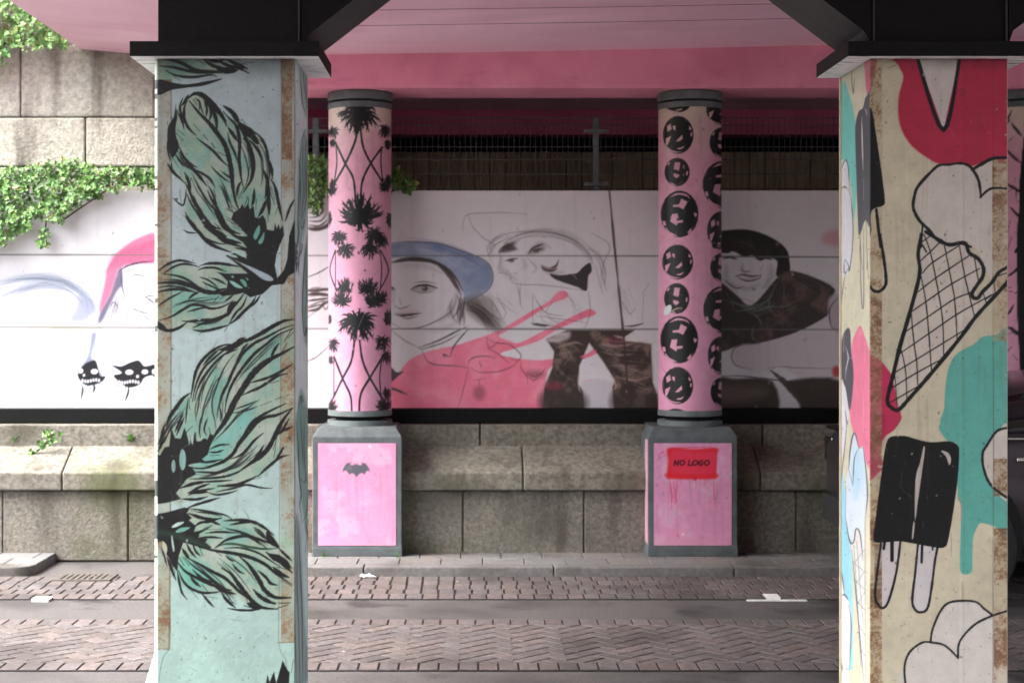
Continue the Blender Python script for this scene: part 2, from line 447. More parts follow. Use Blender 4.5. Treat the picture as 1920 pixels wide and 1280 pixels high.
# ------------------------------------------------------------------ the feather painting of the left pillar
WASH = (160, 178, 160)
TEAL = (96, 146, 134)
def feather_canvas():
    c = Canvas(285, 100, 556, 1420, (160, 174, 177)); c.k = 1.38
    yy = (np.arange(c.h)[:, None, None] / c.h)
    c.a += (np.array((148, 176, 168)) - c.a) * np.clip((yy - 0.30) * 1.7, 0, 1)
    c.mottle(90, 0.07, 3); c.mottle(12, 0.035, 4)
    # watercolour washes
    c.frame(290, 150, 4.7407)
    tex = vnoise(c.h, c.w, 26, 5); tex = np.clip((tex - 0.3) * 2.6, 0.1, 1)
    tex2 = vnoise(c.h, c.w, 30, 9); tex2 = np.clip((tex2 - 0.42) * 3.4, 0, 1)
    def wash(p):
        c.fill(p, (150, 158, 144), 0.75, 2.0); c.fill(p, (128, 152, 130), 0.6, 6, tex=tex); c.fill(p, TEAL, 0.7, 8, tex=tex2)
    wash([350,115,420,130,500,190,560,260,640,350,740,370,860,440,950,520,1000,640,1040,800,1080,950,1120,1150,1140,1260,1100,1330,1000,1400,860,1500,800,1580,700,1530,560,1480,380,1340,290,1200,285,1080,260,920,200,850,140,720,120,560,150,400,200,260,290,170])
    c.frame(290, 380, 4.7407)
    wash([30,610,150,540,250,530,380,580,560,540,740,560,830,630,800,800,860,880,760,1000,600,1090,420,1140,250,1110,130,1140,30,1110,20,900])
    c.fill([180,860,330,800,450,820,600,820,560,880,400,900,250,920,160,960], TEAL, 0.8, 10)
    c.frame(280, 580, 4.5714)
    wash([1240,85,1080,130,920,220,740,300,600,310,480,380,400,500,370,650,350,720,250,800,160,920,80,1100,60,1200,200,1640,400,1600,560,1590,800,1500,930,1430,1070,1300,1240,1000])
    c.fill([560,640,680,600,640,800,560,1000,360,1080,340,960,480,860,540,740], TEAL, 0.6, 10)
    c.fill([760,900,900,840,860,980,760,1120,600,1330,420,1340,520,1180,620,1060], (100, 158, 150), 0.8, 12)
    c.frame(280, 920, 4.5714)
    wash([330,150,700,240,900,270,1040,350,1110,470,1220,600,1220,900,1100,1010,900,1000,740,900,560,880,330,830,240,680,260,480])
    c.fill([250,600,330,560,480,640,560,720,640,800,480,800,330,830,250,700], (96, 158, 142), 0.8, 10)
    c.frame(230, 0, 3.6226)
    wash([255,390,540,390,700,480,640,500,400,520,250,560])
    # rusty edge strips
    c.rust(290, 321, 150, 1216, 21, 0.45)
    c.rust(527, 553, 100, 1203, 31, 0.55)
    c.rust(529, 548, 112, 300, 33, 1.0)
    c.frame(0, 0, 1)
    c.stroke([321,150,321,600,320,900,317,1215], 1.4, (84, 70, 58), 0.7, (1,1)); c.stroke([527,112,527,500,525,900,522,1203], 1.2, (96, 84, 72), 0.6, (1,1))
    c.stroke([296,1216,318,1216], 1.5, (110, 84, 60), 0.8, (1,1)); c.stroke([522,1204,551,1203], 1.5, (110, 84, 60), 0.8, (1,1))
    c.stroke([318,1216,306,1232,300,1260,296,1300], 0.8, (70, 80, 76), 0.8, (1,1)); c.stroke([522,1203,528,1225,536,1236,537,1262], 0.8, (80, 84, 80), 0.7, (1,1))
    # ink: feather hanging from the very top
    c.frame(230, 0, 3.6226)
    c.sketch('''18: 250 385 290 400 400 430 500 480 620 490 760 490
14: 250 450 350 460 480 490 620 500; 16: 540 400 620 450 740 480; 10: 480 390 560 440
14: 620 400 700 440 800 470 860 500; 20: 700 400 780 440 850 470; 10: 780 430 850 440; 12: 820 430 890 425; 12: 740 390 800 420
12: 290 480 370 515 480 525 600 510 640 525; 10: 300 480 390 550; 14: 560 400 640 420 700 400; 30: 640 470 700 480 780 480
f: 240 545 330 560 430 575 560 555 680 535 560 580 450 595 330 612 240 645''', INK)
    # ink: large feather
    c.frame(290, 150, 4.7407)
    c.sketch('''30: 305 185 400 300 480 380 560 480 620 570 655 670 680 800 695 950 720 1080 760 1180
34: 290 170 350 125 420 135 500 200 560 270 610 340 640 410
18: 290 190 265 240 262 330 290 410 330 460 370 495
14: 340 390 405 460; 16: 430 485 475 540; 24: 505 560 535 605
16: 370 515 450 575 530 640 590 710 655 770; 14: 560 640 640 680
12: 500 765 560 830 620 880 670 910; 12: 595 815 650 855 675 880
12: 360 160 400 200 400 270; 18: 345 170 370 215; 14: 440 190 465 260 455 330; 14: 480 230 500 300 485 370
24: 400 110 450 180 510 260 545 350 550 440 530 470; 8: 395 180 410 240 440 320
f: 190 215 170 330 120 420 115 560 135 650 160 690 200 640 215 580 190 500 185 430 200 330 190 260
16: 250 160 225 240 240 330 262 440; 18: 300 130 270 190 240 230; 10: 190 260 230 340 262 430; 12: 110 370 130 440; 14: 150 330 170 420; 12: 110 545 120 640 140 720
14: 190 470 255 540; 12: 200 440 265 495; 18: 215 590 255 680 310 740 380 780; 16: 200 620 250 700; 16: 170 650 240 740; 12: 160 690 215 780
20: 275 735 330 780 400 860 465 945; 16: 340 790 420 830 490 880 540 960
14: 110 745 160 820 220 870 270 920; 10: 120 745 200 850 250 900; 14: 150 740 160 810 230 880
20: 265 820 300 900 320 1000; 18: 325 870 305 930; 10: 160 1050 245 1115 270 1060 280 970; 8: 220 980 240 1110
24: 270 910 310 990 350 1080 400 1160 470 1270 530 1340 620 1400
12: 280 1000 330 1110 400 1210 450 1280; 12: 350 1030 380 1120 430 1200 460 1270
18: 470 980 500 1050 550 1130 600 1220 640 1290; 14: 475 940 510 1000 540 1080 560 1160; 18: 525 970 545 1040
26: 540 1110 590 1220 650 1320 740 1380
14: 650 465 670 560 710 640 740 730; 30: 610 230 690 290 740 370 760 410
22: 610 280 650 330 720 400 750 500 755 600 750 700 760 800 770 880 790 960
22: 650 420 700 490 740 550; 12: 600 290 640 370; 8: 690 620 735 740
f: 740 370 800 400 870 440 900 500 930 560 900 570 850 520 800 490 760 430
12: 780 350 830 440; 18: 870 450 940 510 985 590 1005 680 1020 780 1020 880
18: 840 530 900 600 940 670 960 730; 14: 890 500 960 620; 12: 860 470 960 560
24: 740 400 800 500 840 580 870 680 880 760 860 880 820 950 790 1000
22: 785 520 830 560 850 650 860 680; 16: 850 715 855 780; 22: 820 620 870 690
24: 960 790 1000 880 1000 960 980 1050; 18: 1010 700 1040 790 1045 880
20: 1030 880 1070 950 1095 1060 1115 1160 1140 1250; 14: 1030 950 1070 1060; 16: 1030 1000 1065 1110; 26: 1010 880 1010 1000 1020 1200
18: 770 900 740 960 730 1040; 14: 790 960 740 1050; 12: 790 990 750 1060
14: 830 1040 790 1140; 20: 885 965 880 1060 860 1130; 16: 835 1050 830 1140; 14: 905 1060 900 1150
22: 1000 1050 960 1150 920 1220; 14: 1000 1100 1010 1240; 14: 1250 1050 1200 1140 1160 1260
16: 640 1140 710 1180; 16: 680 1110 730 1160; 16: 640 1240 720 1280; 12: 1070 1200 1100 1120''', INK)
    c.frame(290, 380, 4.7407)
    c.sketch('''p: 700 90 760 50 775 10 800 50 830 5 845 60 880 30 890 130 930 140 960 110 985 150 1000 240 1060 250 1070 180 1085 235 1100 190 1115 235 1140 200 1150 290 1110 380 1080 470 1068 560 1090 670 1150 600 1180 500 1195 300 1250 130 1258 610 1190 650 1150 720 1040 735 960 810 850 840 790 800 700 820 600 830 560 800 640 770 650 700 590 640 550 615 640 630 830 630 760 570 700 520 630 470 700 450 740 440 820 500 800 430 700 400 780 400 820 400 780 350 700 300 640 250 720 260 820 290 740 200 680 150
16: 640 130 720 170; 16: 650 60 720 100; 16: 680 180 780 230; 16: 680 150 760 190; 14: 700 210 800 260; 14: 720 20 760 70''', INK)
    pale = (146, 160, 166)
    c.fill([650,480,760,530,880,580,1010,640,1055,680,1030,697,960,680,880,620,760,540], pale)
    c.fill([930,200,935,260,900,330,878,300,900,240], TEAL); c.fill([975,260,970,330,940,370,920,350,950,300], TEAL)
    c.fill([680,650,700,648,705,668,685,665], TEAL); c.fill([665,698,700,700,780,752,765,760,715,748], (130, 176, 166)); c.fill([758,685,800,690,822,740,800,745], TEAL); c.fill([805,660,835,680,825,690], TEAL)
    c.fill([700,430,780,428,805,485,740,462], (150,180,170)); c.fill([640,455,710,465,740,490,680,480], (150,180,170))
    c.fill([600,290,700,310,790,358,700,345], (140,172,160)); c.fill([650,245,740,268,830,296,740,292], (150,178,165))
    c.sketch('''16: 30 610 100 555 200 515 280 520 360 540; 14: 75 635 160 575 250 545 340 555 400 575
18: 400 560 480 540 580 540 680 555 760 570; 14: 385 600 440 580 540 580 640 615; 14: 80 635 200 650 300 690 400 760 470 800
28: 20 715 150 710 250 720 350 750 450 790 560 800 700 790; 12: 30 755 130 740 250 755 350 790; 18: 20 795 150 770 270 775 380 800
10: 160 680 260 700 380 760; 12: 400 660 480 690 560 750; 12: 420 700 500 740 600 780; 14: 500 670 570 690 640 730; 10: 440 710 480 780; 14: 500 800 560 780 650 760
12: 25 922 130 850 250 790; 16: 300 860 340 820 400 790
16: 40 1045 150 1010 250 950 330 910 420 915 500 940 600 925 700 870; 12: 140 1020 240 960 300 930; 12: 290 970 400 940 470 935
16: 525 880 570 830; 12: 580 860 620 830; 12: 620 880 660 850 700 820
22: 800 800 740 880 690 930 650 990 560 1030 460 1060 340 1110; 34: 650 980 680 920 720 880
14: 820 830 780 920 720 980 660 1080; 20: 900 830 860 900 790 970 720 1040 660 1080; 14: 940 820 900 880 850 930
14: 660 1080 620 1140; 18: 660 1085 540 1120 430 1140 340 1130; 8: 390 1175 460 1120; 16: 240 1050 330 1055 440 1040 560 1035; 14: 330 1045 400 1030; 12: 380 1090 450 1060
20: 20 1100 60 1125 140 1135 220 1110 290 1060; 30: 25 1060 60 1100 100 1115; 8: 70 1075 120 1075
14: 270 80 300 140 360 210 400 270; 24: 270 120 330 200 400 270 450 330 540 390 680 440; 10: 255 240 300 265 380 268
26: 330 20 400 120 480 220 560 290 640 350 800 400; 12: 400 280 480 330 560 360 630 370
34: 440 210 540 260 640 300; 28: 510 20 560 110 620 220 700 260 760 280; 16: 450 120 500 200 590 240; 14: 530 180 590 240; 26: 560 260 640 330 770 360; 16: 560 200 600 250''', INK)
    # ink: rising feather
    c.frame(280, 580, 4.5714)
    c.sketch('''26: 1245 85 1150 100 1050 150 950 210 850 260 740 300
18: 740 300 640 305 540 355 450 440 400 530 375 640 355 760; 14: 740 320 640 350 540 430 470 500 420 590 390 680 370 790; 16: 600 340 520 410 460 480
14: 760 340 650 380 570 450 500 530 440 620 400 720 390 780; 38: 600 345 700 325 800 270 850 260; 16: 640 390 690 360 740 345; 14: 740 295 770 260 825 240
9: 730 380 660 470 610 570 570 680 540 770 540 860 560 950 575 1040; 10: 850 290 780 380 740 470 710 550; 12: 770 420 800 340 840 290
18: 1240 130 1130 170 1000 240 900 290 800 380 720 520 670 640 620 750 590 850 580 930; 18: 1240 160 1100 220 1000 300 900 380 800 500 720 620 670 740 650 850 650 900
16: 660 640 620 740 600 830; 18: 630 790 625 950; 12: 600 830 615 900 610 960
38: 1240 320 1150 370 1050 420 960 480 880 560 800 680 730 790 690 880 640 970 560 1080 520 1160
20: 1220 170 1160 270; 14: 1240 190 1190 240; 12: 1180 290 1140 360; 18: 1110 290 1070 350 1040 420; 12: 1090 200 1000 245
16: 1230 465 1130 530 1000 590 850 630; 18: 1190 550 1100 570 960 660 870 700 795 735; 18: 1110 610 1040 630
10: 1205 725 1180 735; 12: 1130 750 1080 770; 9: 1050 785 950 825; 9: 930 830 830 865 710 890; 9: 930 780 830 820 730 855
24: 350 715 290 760 230 840 180 910 140 1000; 16: 340 760 345 850; 9: 330 770 320 870 310 980; 10: 140 960 110 1040 90 1120 60 1180; 14: 160 1060 110 1150 65 1230
12: 130 1010 110 1100 80 1200; 16: 290 880 250 980 220 1050; 14: 300 920 260 1010 230 1080; 14: 370 1000 320 1050
10: 470 870 440 950 430 1040 440 1100; 11: 500 930 470 1020 490 1080; 18: 510 1010 530 1090; 9: 400 1050 395 1110; 9: 350 1080 352 1130''', INK)
    c.frame(280, 740, 4.5714)
    c.sketch('''p: 20 540 60 500 90 520 130 450 170 440 190 285 220 370 270 375 300 280 320 330 345 440 350 380 370 430 390 310 405 400 440 395 470 370 500 380 520 330 555 350 520 440 510 480 500 510 450 550 480 570 370 590 330 600 380 640 400 680 320 720 260 800 230 840 270 890 160 920 20 945''', INK)
    c.ell(285, 555, 29, 90, (118, 156, 150)); c.ell(207, 610, 18, 56, (112, 140, 136))
    c.sketch('''22: 330 615 450 630 560 600 650 560 720 500 770 410 820 340 880 240 960 180 1050 130 1180 70
20: 700 520 790 400 860 310 930 230 1000 190 1100 170 1230 110; 28: 1230 110 1150 210 1090 320 1030 440 960 520 860 590 750 670
14: 1200 200 1140 300 1090 350; 16: 1235 270 1140 310 1090 350; 12: 1100 350 1060 470; 30: 1060 390 1000 480 900 560
12: 1090 360 1070 540; 14: 1160 430 1120 500 1080 560; 18: 1200 515 1120 535 1050 590 980 650 930 700
16: 980 430 940 500 880 570; 16: 980 325 900 390 850 450 790 510 700 550; 18: 930 690 850 730 740 770 580 780; 8: 960 705 830 740
14: 850 600 760 660 640 700 480 715 340 720; 12: 690 425 600 430 520 465; 12: 640 470 580 490 510 490; 14: 620 550 540 570 440 580; 12: 610 515 520 520
12: 670 655 560 665 430 660 380 660; 6: 400 680 520 690; 12: 710 730 560 740 420 745; 16: 520 760 430 790 350 830; 12: 1055 800 960 795 830 770 720 800 570 830; 12: 760 815 680 840 580 855 500 835
26: 500 830 400 830 330 840; 20: 500 740 380 760 260 800; 16: 500 870 400 895 280 890; 16: 605 880 500 910 400 940 320 970; 14: 560 800 440 820 330 860''', INK)
    # ink: lowest feather
    c.frame(280, 920, 4.5714)
    c.sketch('''p: 20 200 60 198 160 180 300 140 345 150 320 190 365 230 340 250 400 300 380 350 430 340 540 300 430 365 420 400 500 410 480 440 530 480 520 500 430 480 330 450 290 440 270 500 250 560 240 690 200 640 160 560 130 520 100 430 80 440 20 460''', INK)
    c.fill([20,330,160,345,300,380,430,420,520,480,480,485,300,430,150,385,20,375], (24, 52, 38), 0.8, 4)
    c.fill([195,300,240,270,300,265,250,300,200,315], (160,182,176)); c.fill([225,345,270,315,350,310,300,345,240,357], TEAL)
    c.fill([188,382,200,400,216,500,205,520,192,460], (150,168,160)); c.fill([108,430,140,450,155,500,140,545,120,500], (160,160,140))
    c.sketch('''12: 340 150 450 165 580 190 660 210 715 245; 10: 400 180 520 190 620 215; 22: 330 190 450 230 540 245 620 230; 16: 500 240 560 270 610 290; 10: 400 170 350 165
20: 640 255 760 248 880 262 980 310 1070 380; 14: 690 290 800 270 880 270; 16: 380 310 440 270 520 262 580 240; 14: 480 360 600 350 760 360; 14: 420 400 540 395 630 405
14: 470 320 540 290; 10: 480 330 620 325; 12: 890 310 950 345 1000 400; 12: 900 330 960 380 1010 420; f: 1010 340 1080 420 1115 485 1060 470 1005 420; 26: 1000 400 1060 440 1100 470
18: 560 490 640 430 720 400 830 385 930 410 1030 445 1110 475; 22: 420 480 560 510 700 530 820 555 920 590 1010 640 1090 710 1220 800
12: 640 490 760 485 880 510 970 550 1060 610 1130 650; 26: 1000 520 1060 570 1130 610 1225 700; 16: 1110 490 1160 540 1225 600; 34: 1040 540 1140 590 1215 660; 18: 1090 650 1180 670
24: 1060 650 1130 710 1200 740; 16: 1130 760 1225 818; 28: 770 560 840 620 900 700 950 780 990 850 1080 910 1215 912; 18: 930 680 1000 740 1040 790 1100 805
26: 620 660 700 710 760 790 830 880 900 960 980 1000 1100 1010; 20: 320 570 420 620 540 690 640 740 710 800 770 860 850 920 920 970
24: 890 840 960 910 1080 970; 18: 910 880 1000 940 1090 960; 16: 1000 900 1090 910; 24: 1110 960 1205 958; 22: 1100 1000 1190 975; 26: 1120 905 1215 915
14: 670 1003 760 1018 880 1020 980 1000; 18: 810 980 880 1000; 36: 840 960 920 995 960 990; 12: 650 550 700 590 735 600; 14: 540 500 620 555; 14: 710 620 760 680 815 710
18: 230 590 300 680 400 740 500 790 620 830 710 850; 16: 370 670 430 730 500 770 580 785; 22: 560 820 620 850 740 882; 16: 250 680 290 770 350 830 450 870 540 870 620 860
14: 240 680 255 770 280 870 325 930; 18: 350 730 390 780 440 820; 12: 450 800 500 860; 9: 350 840 420 925; 14: 450 880 520 960 555 995; 10: 480 900 590 918; 20: 620 870 660 930 740 1000; 14: 680 920 740 970
14: 430 480 460 555; 14: 370 450 400 520 440 555; 16: 320 450 350 510 400 570; 20: 280 490 320 550 350 590; 16: 250 560 300 640; 14: 280 560 340 640; 16: 150 560 180 640 210 720 230 765; 12: 180 600 220 700; 10: 100 470 130 560 150 640; 8: 85 470 120 560''', INK)
    c.bundle([300,560,420,640,560,740,680,860,760,960], 7, 34, 9, INK, .9, 1); c.bundle([600,330,760,350,900,420,1020,520], 6, 26, 8, INK, .9, 2); c.bundle([560,560,700,680,820,800,900,940], 4, 40, 8, INK, .9, 3)
    c.frame(280, 740, 4.5714); c.bundle([420,700,560,680,720,620,860,520,980,400], 6, 28, 8, INK, .9, 4); c.bundle([560,420,680,300,820,170,960,90], 3, 30, 8, INK, .9, 5)
    c.frame(280, 580, 4.5714); c.bundle([420,1000,440,860,480,700,560,540,660,420], 6, 34, 8, INK, .9, 6); c.bundle([700,700,800,560,920,420,1060,300,1200,220], 5, 30, 8, INK, .9, 7); c.bundle([110,1160,150,1040,220,930,310,830], 6, 16, 9, INK, .9, 8)
    c.frame(290, 380, 4.7407); c.bundle([60,700,200,700,340,740,480,790], 5, 16, 9, INK, .9, 9); c.bundle([120,960,300,890,460,880,640,860], 5, 26, 8, INK, .9, 10); c.bundle([300,1060,440,1070,580,1030,680,950], 5, 18, 8, INK, .9, 11)
    c.frame(290, 150, 4.7407); c.bundle([760,520,820,640,850,800,820,940], 4, 26, 8, INK, .9, 12); c.bundle([920,560,970,700,985,860,960,1000], 4, 20, 8, INK, .9, 13); c.bundle([330,860,400,1000,480,1140,580,1280], 5, 26, 8, INK, .9, 14); c.bundle([170,620,230,720,320,800], 6, 24, 8, INK, .9, 15); c.bundle([560,900,620,1000,660,1100,700,1180], 5, 24, 8, INK, .9, 16)
    c.frame(280, 920, 4.5714)
    c.stroke([560,490,640,455,740,455,860,480,980,495,1110,490], 16, (30, 60, 40), 1)
    c.ell(1190, 440, 50, 30, (120, 160, 120), 0.5, 10)
    c.frame(270, 760, 2.4615)
    c.sketch('p: 560 1300 570 1240 580 1275 600 1225 612 1290; p: 605 1300 640 1175 660 1215 672 1230 668 1300; 6: 690 1170 680 1230', INK)
    c.sketch('3: 458 480 478 505 488 535', (100, 110, 100), 0.7)
    # dirt specks, then a patchy darker band at the top edge
    c.speckle(1100, (70, 66, 60), 41, 1.1, 0.65); c.speckle(90, (60, 56, 50), 42, 2.2, 0.5)
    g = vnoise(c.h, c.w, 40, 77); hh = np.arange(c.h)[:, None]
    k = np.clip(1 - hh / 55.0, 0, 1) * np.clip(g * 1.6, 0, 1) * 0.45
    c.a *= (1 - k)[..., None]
    c.wear(170, (150, 164, 162), 201); c.wear(60, (60, 56, 50), 202); c.streaks(34, (96, 92, 82), 203); c.streaks(12, (120, 84, 56), 204, alpha=.2)
    c.a *= .87
    return c
def feather_side_canvas():
    c = Canvas(548, 90, 584, 1420, (212, 220, 222)); c.mottle(40, 0.06, 13)
    yy = (np.arange(c.h)[:, None, None] / c.h); c.a += (np.array((186, 216, 206)) - c.a) * np.clip((yy - 0.35) * 1.5, 0, 0.8)
    c.frame(545, 110, 3.2)
    g = (120, 160, 148); dk = (52, 60, 62)
    c.fill([45,20,100,30,100,340,75,300,55,200], g, .5, 3); c.fill([75,450,95,480,100,900,60,1110,35,1100,40,700], g, .7, 3)
    c.sketch('5: 55 60 62 160 70 260 90 340; 4: 75 50 80 150 90 240; 4: 88 60 92 180 96 300; 3: 65 40 70 120; 6: 45 600 55 700 45 900 40 1020; 4: 60 520 70 480 85 430; 5: 62 520 55 650 60 800 50 950; 4: 75 500 72 650 75 800 60 950; 4: 90 520 86 650 84 800 62 960; 5: 98 560 94 750 90 870 60 990; 8: 48 960 46 1060 34 1150; 5: 60 990 72 1020 85 960; 5: 55 1100 70 1120 60 1180; 14: 30 1100 36 1200 34 1280; 6: 60 1110 50 1200 46 1280; 4: 85 470 95 500 92 540 98 560', dk, 0.9)
    c.fill([100,1060,92,1150,80,1280,104,1280], g, .7, 2); c.sketch('5: 100 1060 90 1180 80 1290', dk)
    c.frame(545, 460, 3.2)
    c.fill([90,0,75,200,70,400,80,560,105,560,104,0], g, .7, 2)
    c.sketch('6: 88 0 80 150 72 300 72 420 82 540 104 520; 4: 104 60 92 200 96 300 86 420 84 500; 10: 85 545 95 500 104 480; 5: 104 560 90 580; 18: 36 0 34 80 36 140; 8: 44 100 50 180; 4: 55 0 60 60', dk, 0.9)
    c.ell(40, 20, 5, 12, (170, 186, 180)); c.ell(38, 60, 4, 10, (170, 186, 180)); c.ell(38, 95, 4, 9, (170, 186, 180))
    c.fill([55,870,75,880,100,1000,100,1280,40,1280,38,1000], g, .7, 2)
    c.sketch('5: 38 1010 50 960 60 900 75 940 70 900; 6: 60 900 66 960 80 980; 4: 45 1000 36 1100 50 1200 50 1280; 4: 70 960 66 1100 72 1280; 4: 92 980 100 1100 92 1280; 4: 60 1000 55 1150 60 1250', dk, 0.9)
    c.frame(520, 780, 2.56)
    c.fill([90,0,150,0,150,580,130,500,105,300], g, .8, 2)
    c.sketch('5: 92 30 100 130 105 280 115 380 108 420 118 500; 4: 130 0 128 150 136 280 148 330; 4: 105 290 130 320 136 280; 5: 150 330 140 460 120 510; 4: 112 0 118 120 125 260; 3: 134 650 145 560; 5: 150 590 140 540 135 500', dk, 0.9)
    c.fill([90,480,110,560,125,900,150,1280,75,1280,80,800], (120, 140, 140), .7, 3)
    c.sketch('6: 92 480 84 600 78 800 84 1000 92 1280; 4: 98 500 106 640 110 800 118 900; 4: 95 560 96 800 102 1000 110 1280; 5: 112 700 118 900 122 1280; 9: 140 1100 134 1280; 7: 104 1100 106 1280; 3: 86 600 92 900', dk, 0.85)
    c.frame(0, 0, 1)
    c.stroke([553,110,553,700,553,1400], 1.5, (120, 112, 104), .8, (1, 1)); c.stroke([577,110,577,700,579,1400], 2.2, (150, 120, 96), .45, (1, 1))
    c.speckle(90, (60, 60, 60), 44, 1.2, .6)
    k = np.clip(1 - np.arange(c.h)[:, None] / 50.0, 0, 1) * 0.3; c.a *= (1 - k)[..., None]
    return c
# ------------------------------------------------------------------ the ice-cream painting of the right pillar
CRIM = (186, 44, 74); LILAC = (206, 196, 186); TURQ = (96, 172, 158)
def icecream_canvas():
    c = Canvas(1626, 90, 1900, 1420, (204, 194, 168)); c.mottle(110, 0.07, 51); c.mottle(14, 0.04, 52)
    W = c.w
    def under(p, col, a=1.0): c.fill(p, col, a)
    c.frame(1530, 60, 3.2)
    # pale lilac fills of scoops and cone
    under([1140,755,1060,760,990,795,940,825,900,795,840,793,740,800,690,840,610,930,588,1000,585,1060,620,1130,680,1190,720,1240,770,1270,880,1270,960,1300,1060,1500,1140,1500], LILAC)
    c.frame(1550, 440, 3.5568)
    c.fill([640,-40,690,0,760,40,820,68,920,55,950,120,1010,160,1045,220,1040,280,1000,340,970,390,980,420,1010,420,1040,380,1100,320,1150,250,1210,220,1210,320,1130,400,1000,540,880,700,700,920,560,1080,480,1165,430,1150,405,1100,440,950,490,740,560,500,620,260,610,130], (206, 194, 182), smooth=False)
    c.frame(1530, 60, 3.2)
    tex = np.clip(vnoise(c.h, c.w, 20, 61) * 1.2 + .35, 0, 1)
    c.fill([500,140,495,200,525,270,500,370,492,480,510,580,570,680,660,750,740,790,870,785,930,805,1000,780,1060,755,1145,745,1145,130], CRIM)
    c.fill([500,140,495,200,525,270,500,370,492,480,510,580,570,680,660,750,740,790,870,785,930,805,1000,780,1060,755,1145,745,1145,130], (160, 30, 62), 0.5, 3, tex=vnoise(c.h, c.w, 24, 66))
    c.fill([612,160,765,590,858,160], (206, 196, 190), smooth=False)
    c.stroke([503,380,494,470,512,580,572,680,660,750,735,786], 5, (226, 110, 120), .8)
    c.fill([290,150,365,150,350,260,335,330,318,380,280,390], CRIM, .8)
    c.frame(1550, 440, 3.5568)
    c.fill([1210,660,1130,670,1040,680,980,730,870,790,820,870,795,980,785,1150,785,1290,1210,1300], TURQ)
    c.fill([270,795,290,795,350,830,410,900,440,960,480,1160,497,1180,480,1230,450,1290,270,1300], (190, 46, 84))
    c.frame(1530, 780, 2.56)
    c.fill([612,30,615,100,650,125,680,150,680,380,697,430,692,620,692,735,710,757,735,755,750,730,752,600,770,540,795,512,860,530,930,560,930,20], TURQ)
    c.fill([240,-10,405,-10,380,60,330,100,310,160,320,240,300,270,240,295], (190, 46, 84))
    c.fill([240,-10,330,-10,320,100,300,180,310,240,240,280], (140, 30, 66), .6, 8)
    c.fill([930,55,870,70,820,140,800,180,805,250,840,330,930,395], LILAC)
    c.fill([425,1290,425,1200,450,1130,510,1085,550,1080,560,1020,600,930,650,890,760,888,810,925,850,955,930,930,930,1300], (208, 200, 192))
    c.fill([425,1280,425,1200,450,1130,510,1085,550,1080,930,1080,930,1620,400,1620], (208, 200, 192), 1, 3)
    c.stroke([680,380,697,430,695,520], 8, (170, 150, 140), .8)
    # brush streaks down the paint
    for x, a in ((1800, .05), (1807, -.06), (1742, .03), (1862, -.10), (1700, .03)):
        i = x - c.x0; c.a[:, i:i + 2] *= 1 + a
    tn = (176, 154, 120)
    c.rust(1630, 1654, 100, 1420, 71, 0.6, tn); c.rust(1861, 1893, 300, 640, 73, 0.5, tn); c.rust(1863, 1893, 860, 930, 76, 0.6, tn); c.rust(1864, 1893, 990, 1420, 74, 0.7, tn)
    # ink
    c.frame(1530, 60, 3.2)
    c.sketch('22: 600 130 765 590 866 130', INK, taper=(1, 1))
    c.sketch('''20: 1145 755 1060 760 990 795 940 825; 18: 870 785 800 796 740 800 690 840 610 930 588 1000 585 1060 620 1130 680 1190 720 1240 770 1270 880 1272 930 1290
18: 860 790 900 795 935 820 975 890 990 990; 14: 985 992 1050 940 1145 940; 16: 640 1150 630 1290''', INK, taper=(.7, .7))
    c.fill([310,430,322,450,340,490,370,680,400,890,412,1000,405,1040,332,1075,330,1195,310,1200], INK)
    c.stroke([362,1065,372,1160,388,1290], 17, INK, 1, (1, 1))
    c.frame(1550, 440, 3.5568)
    c.sketch('''24: 660 -20 690 0 760 40 820 68 920 55 950 120 1010 160 1045 220 1040 280 1000 340 970 390 980 420 1010 420 1040 380 1100 320 1150 250 1210 215
26: 632 0 610 130 620 260 560 500 490 740 440 950 405 1100 430 1150 480 1165 560 1080 700 920 880 700 1000 540 1130 400 1210 310
20: 355 0 380 150 395 280 390 340 350 378 310 370 270 320; 12: 640 70 665 115''', INK, taper=(.9, .9))
    c.sketch('''8: 650 0 690 110 720 250 760 470 775 600 780 800; 8: 785 70 830 300 855 450 870 700; 8: 885 70 920 270 960 440 985 540; 8: 985 150 1010 300; 8: 630 280 660 440 680 640 690 780 700 910
8: 565 530 580 700 600 850 608 1000; 7: 495 760 525 900 535 1090; 7: 455 940 470 1130; 7: 1045 390 1065 460; 7: 1115 310 1125 390
8: 640 45 690 10; 8: 620 180 690 115 760 45; 8: 640 255 700 190 880 75; 8: 610 380 740 280 950 140; 8: 570 510 700 420 830 330 1020 225; 8: 520 650 700 530 850 430 980 380
8: 490 790 680 660 870 530 1100 400; 8: 460 915 600 830 780 720 910 640; 8: 435 1020 600 920 775 825; 8: 420 1120 540 1050 610 1010; 7: 1140 275 1200 255; 7: 1060 430 1200 340''', INK, taper=(.8, .8))
    c.frame(1530, 780, 2.56)
    c.fill([312,600,295,740,283,860,300,905,325,918,350,880,385,750,405,600], (206, 196, 194)); c.fill([490,600,475,760,462,880,475,925,500,940,535,920,555,820,570,700,585,600], (204, 196, 196))
    c.rust(1640, 1654, 1020, 1140, 75, 0.7)
    c.fill([350,105,380,95,430,95,500,115,560,125,640,120,680,140,687,180,680,300,660,450,635,590,620,625,580,630,470,610,400,600,290,605,275,580,285,500,320,230,335,140], INK)
    c.fill([515,150,523,155,510,260,490,400,475,500,478,300,500,220], (190, 180, 172)); c.fill([468,505,474,520,466,585,460,580], (190, 180, 172)); c.fill([600,165,635,175,648,205,640,235,625,195], (190, 180, 172))
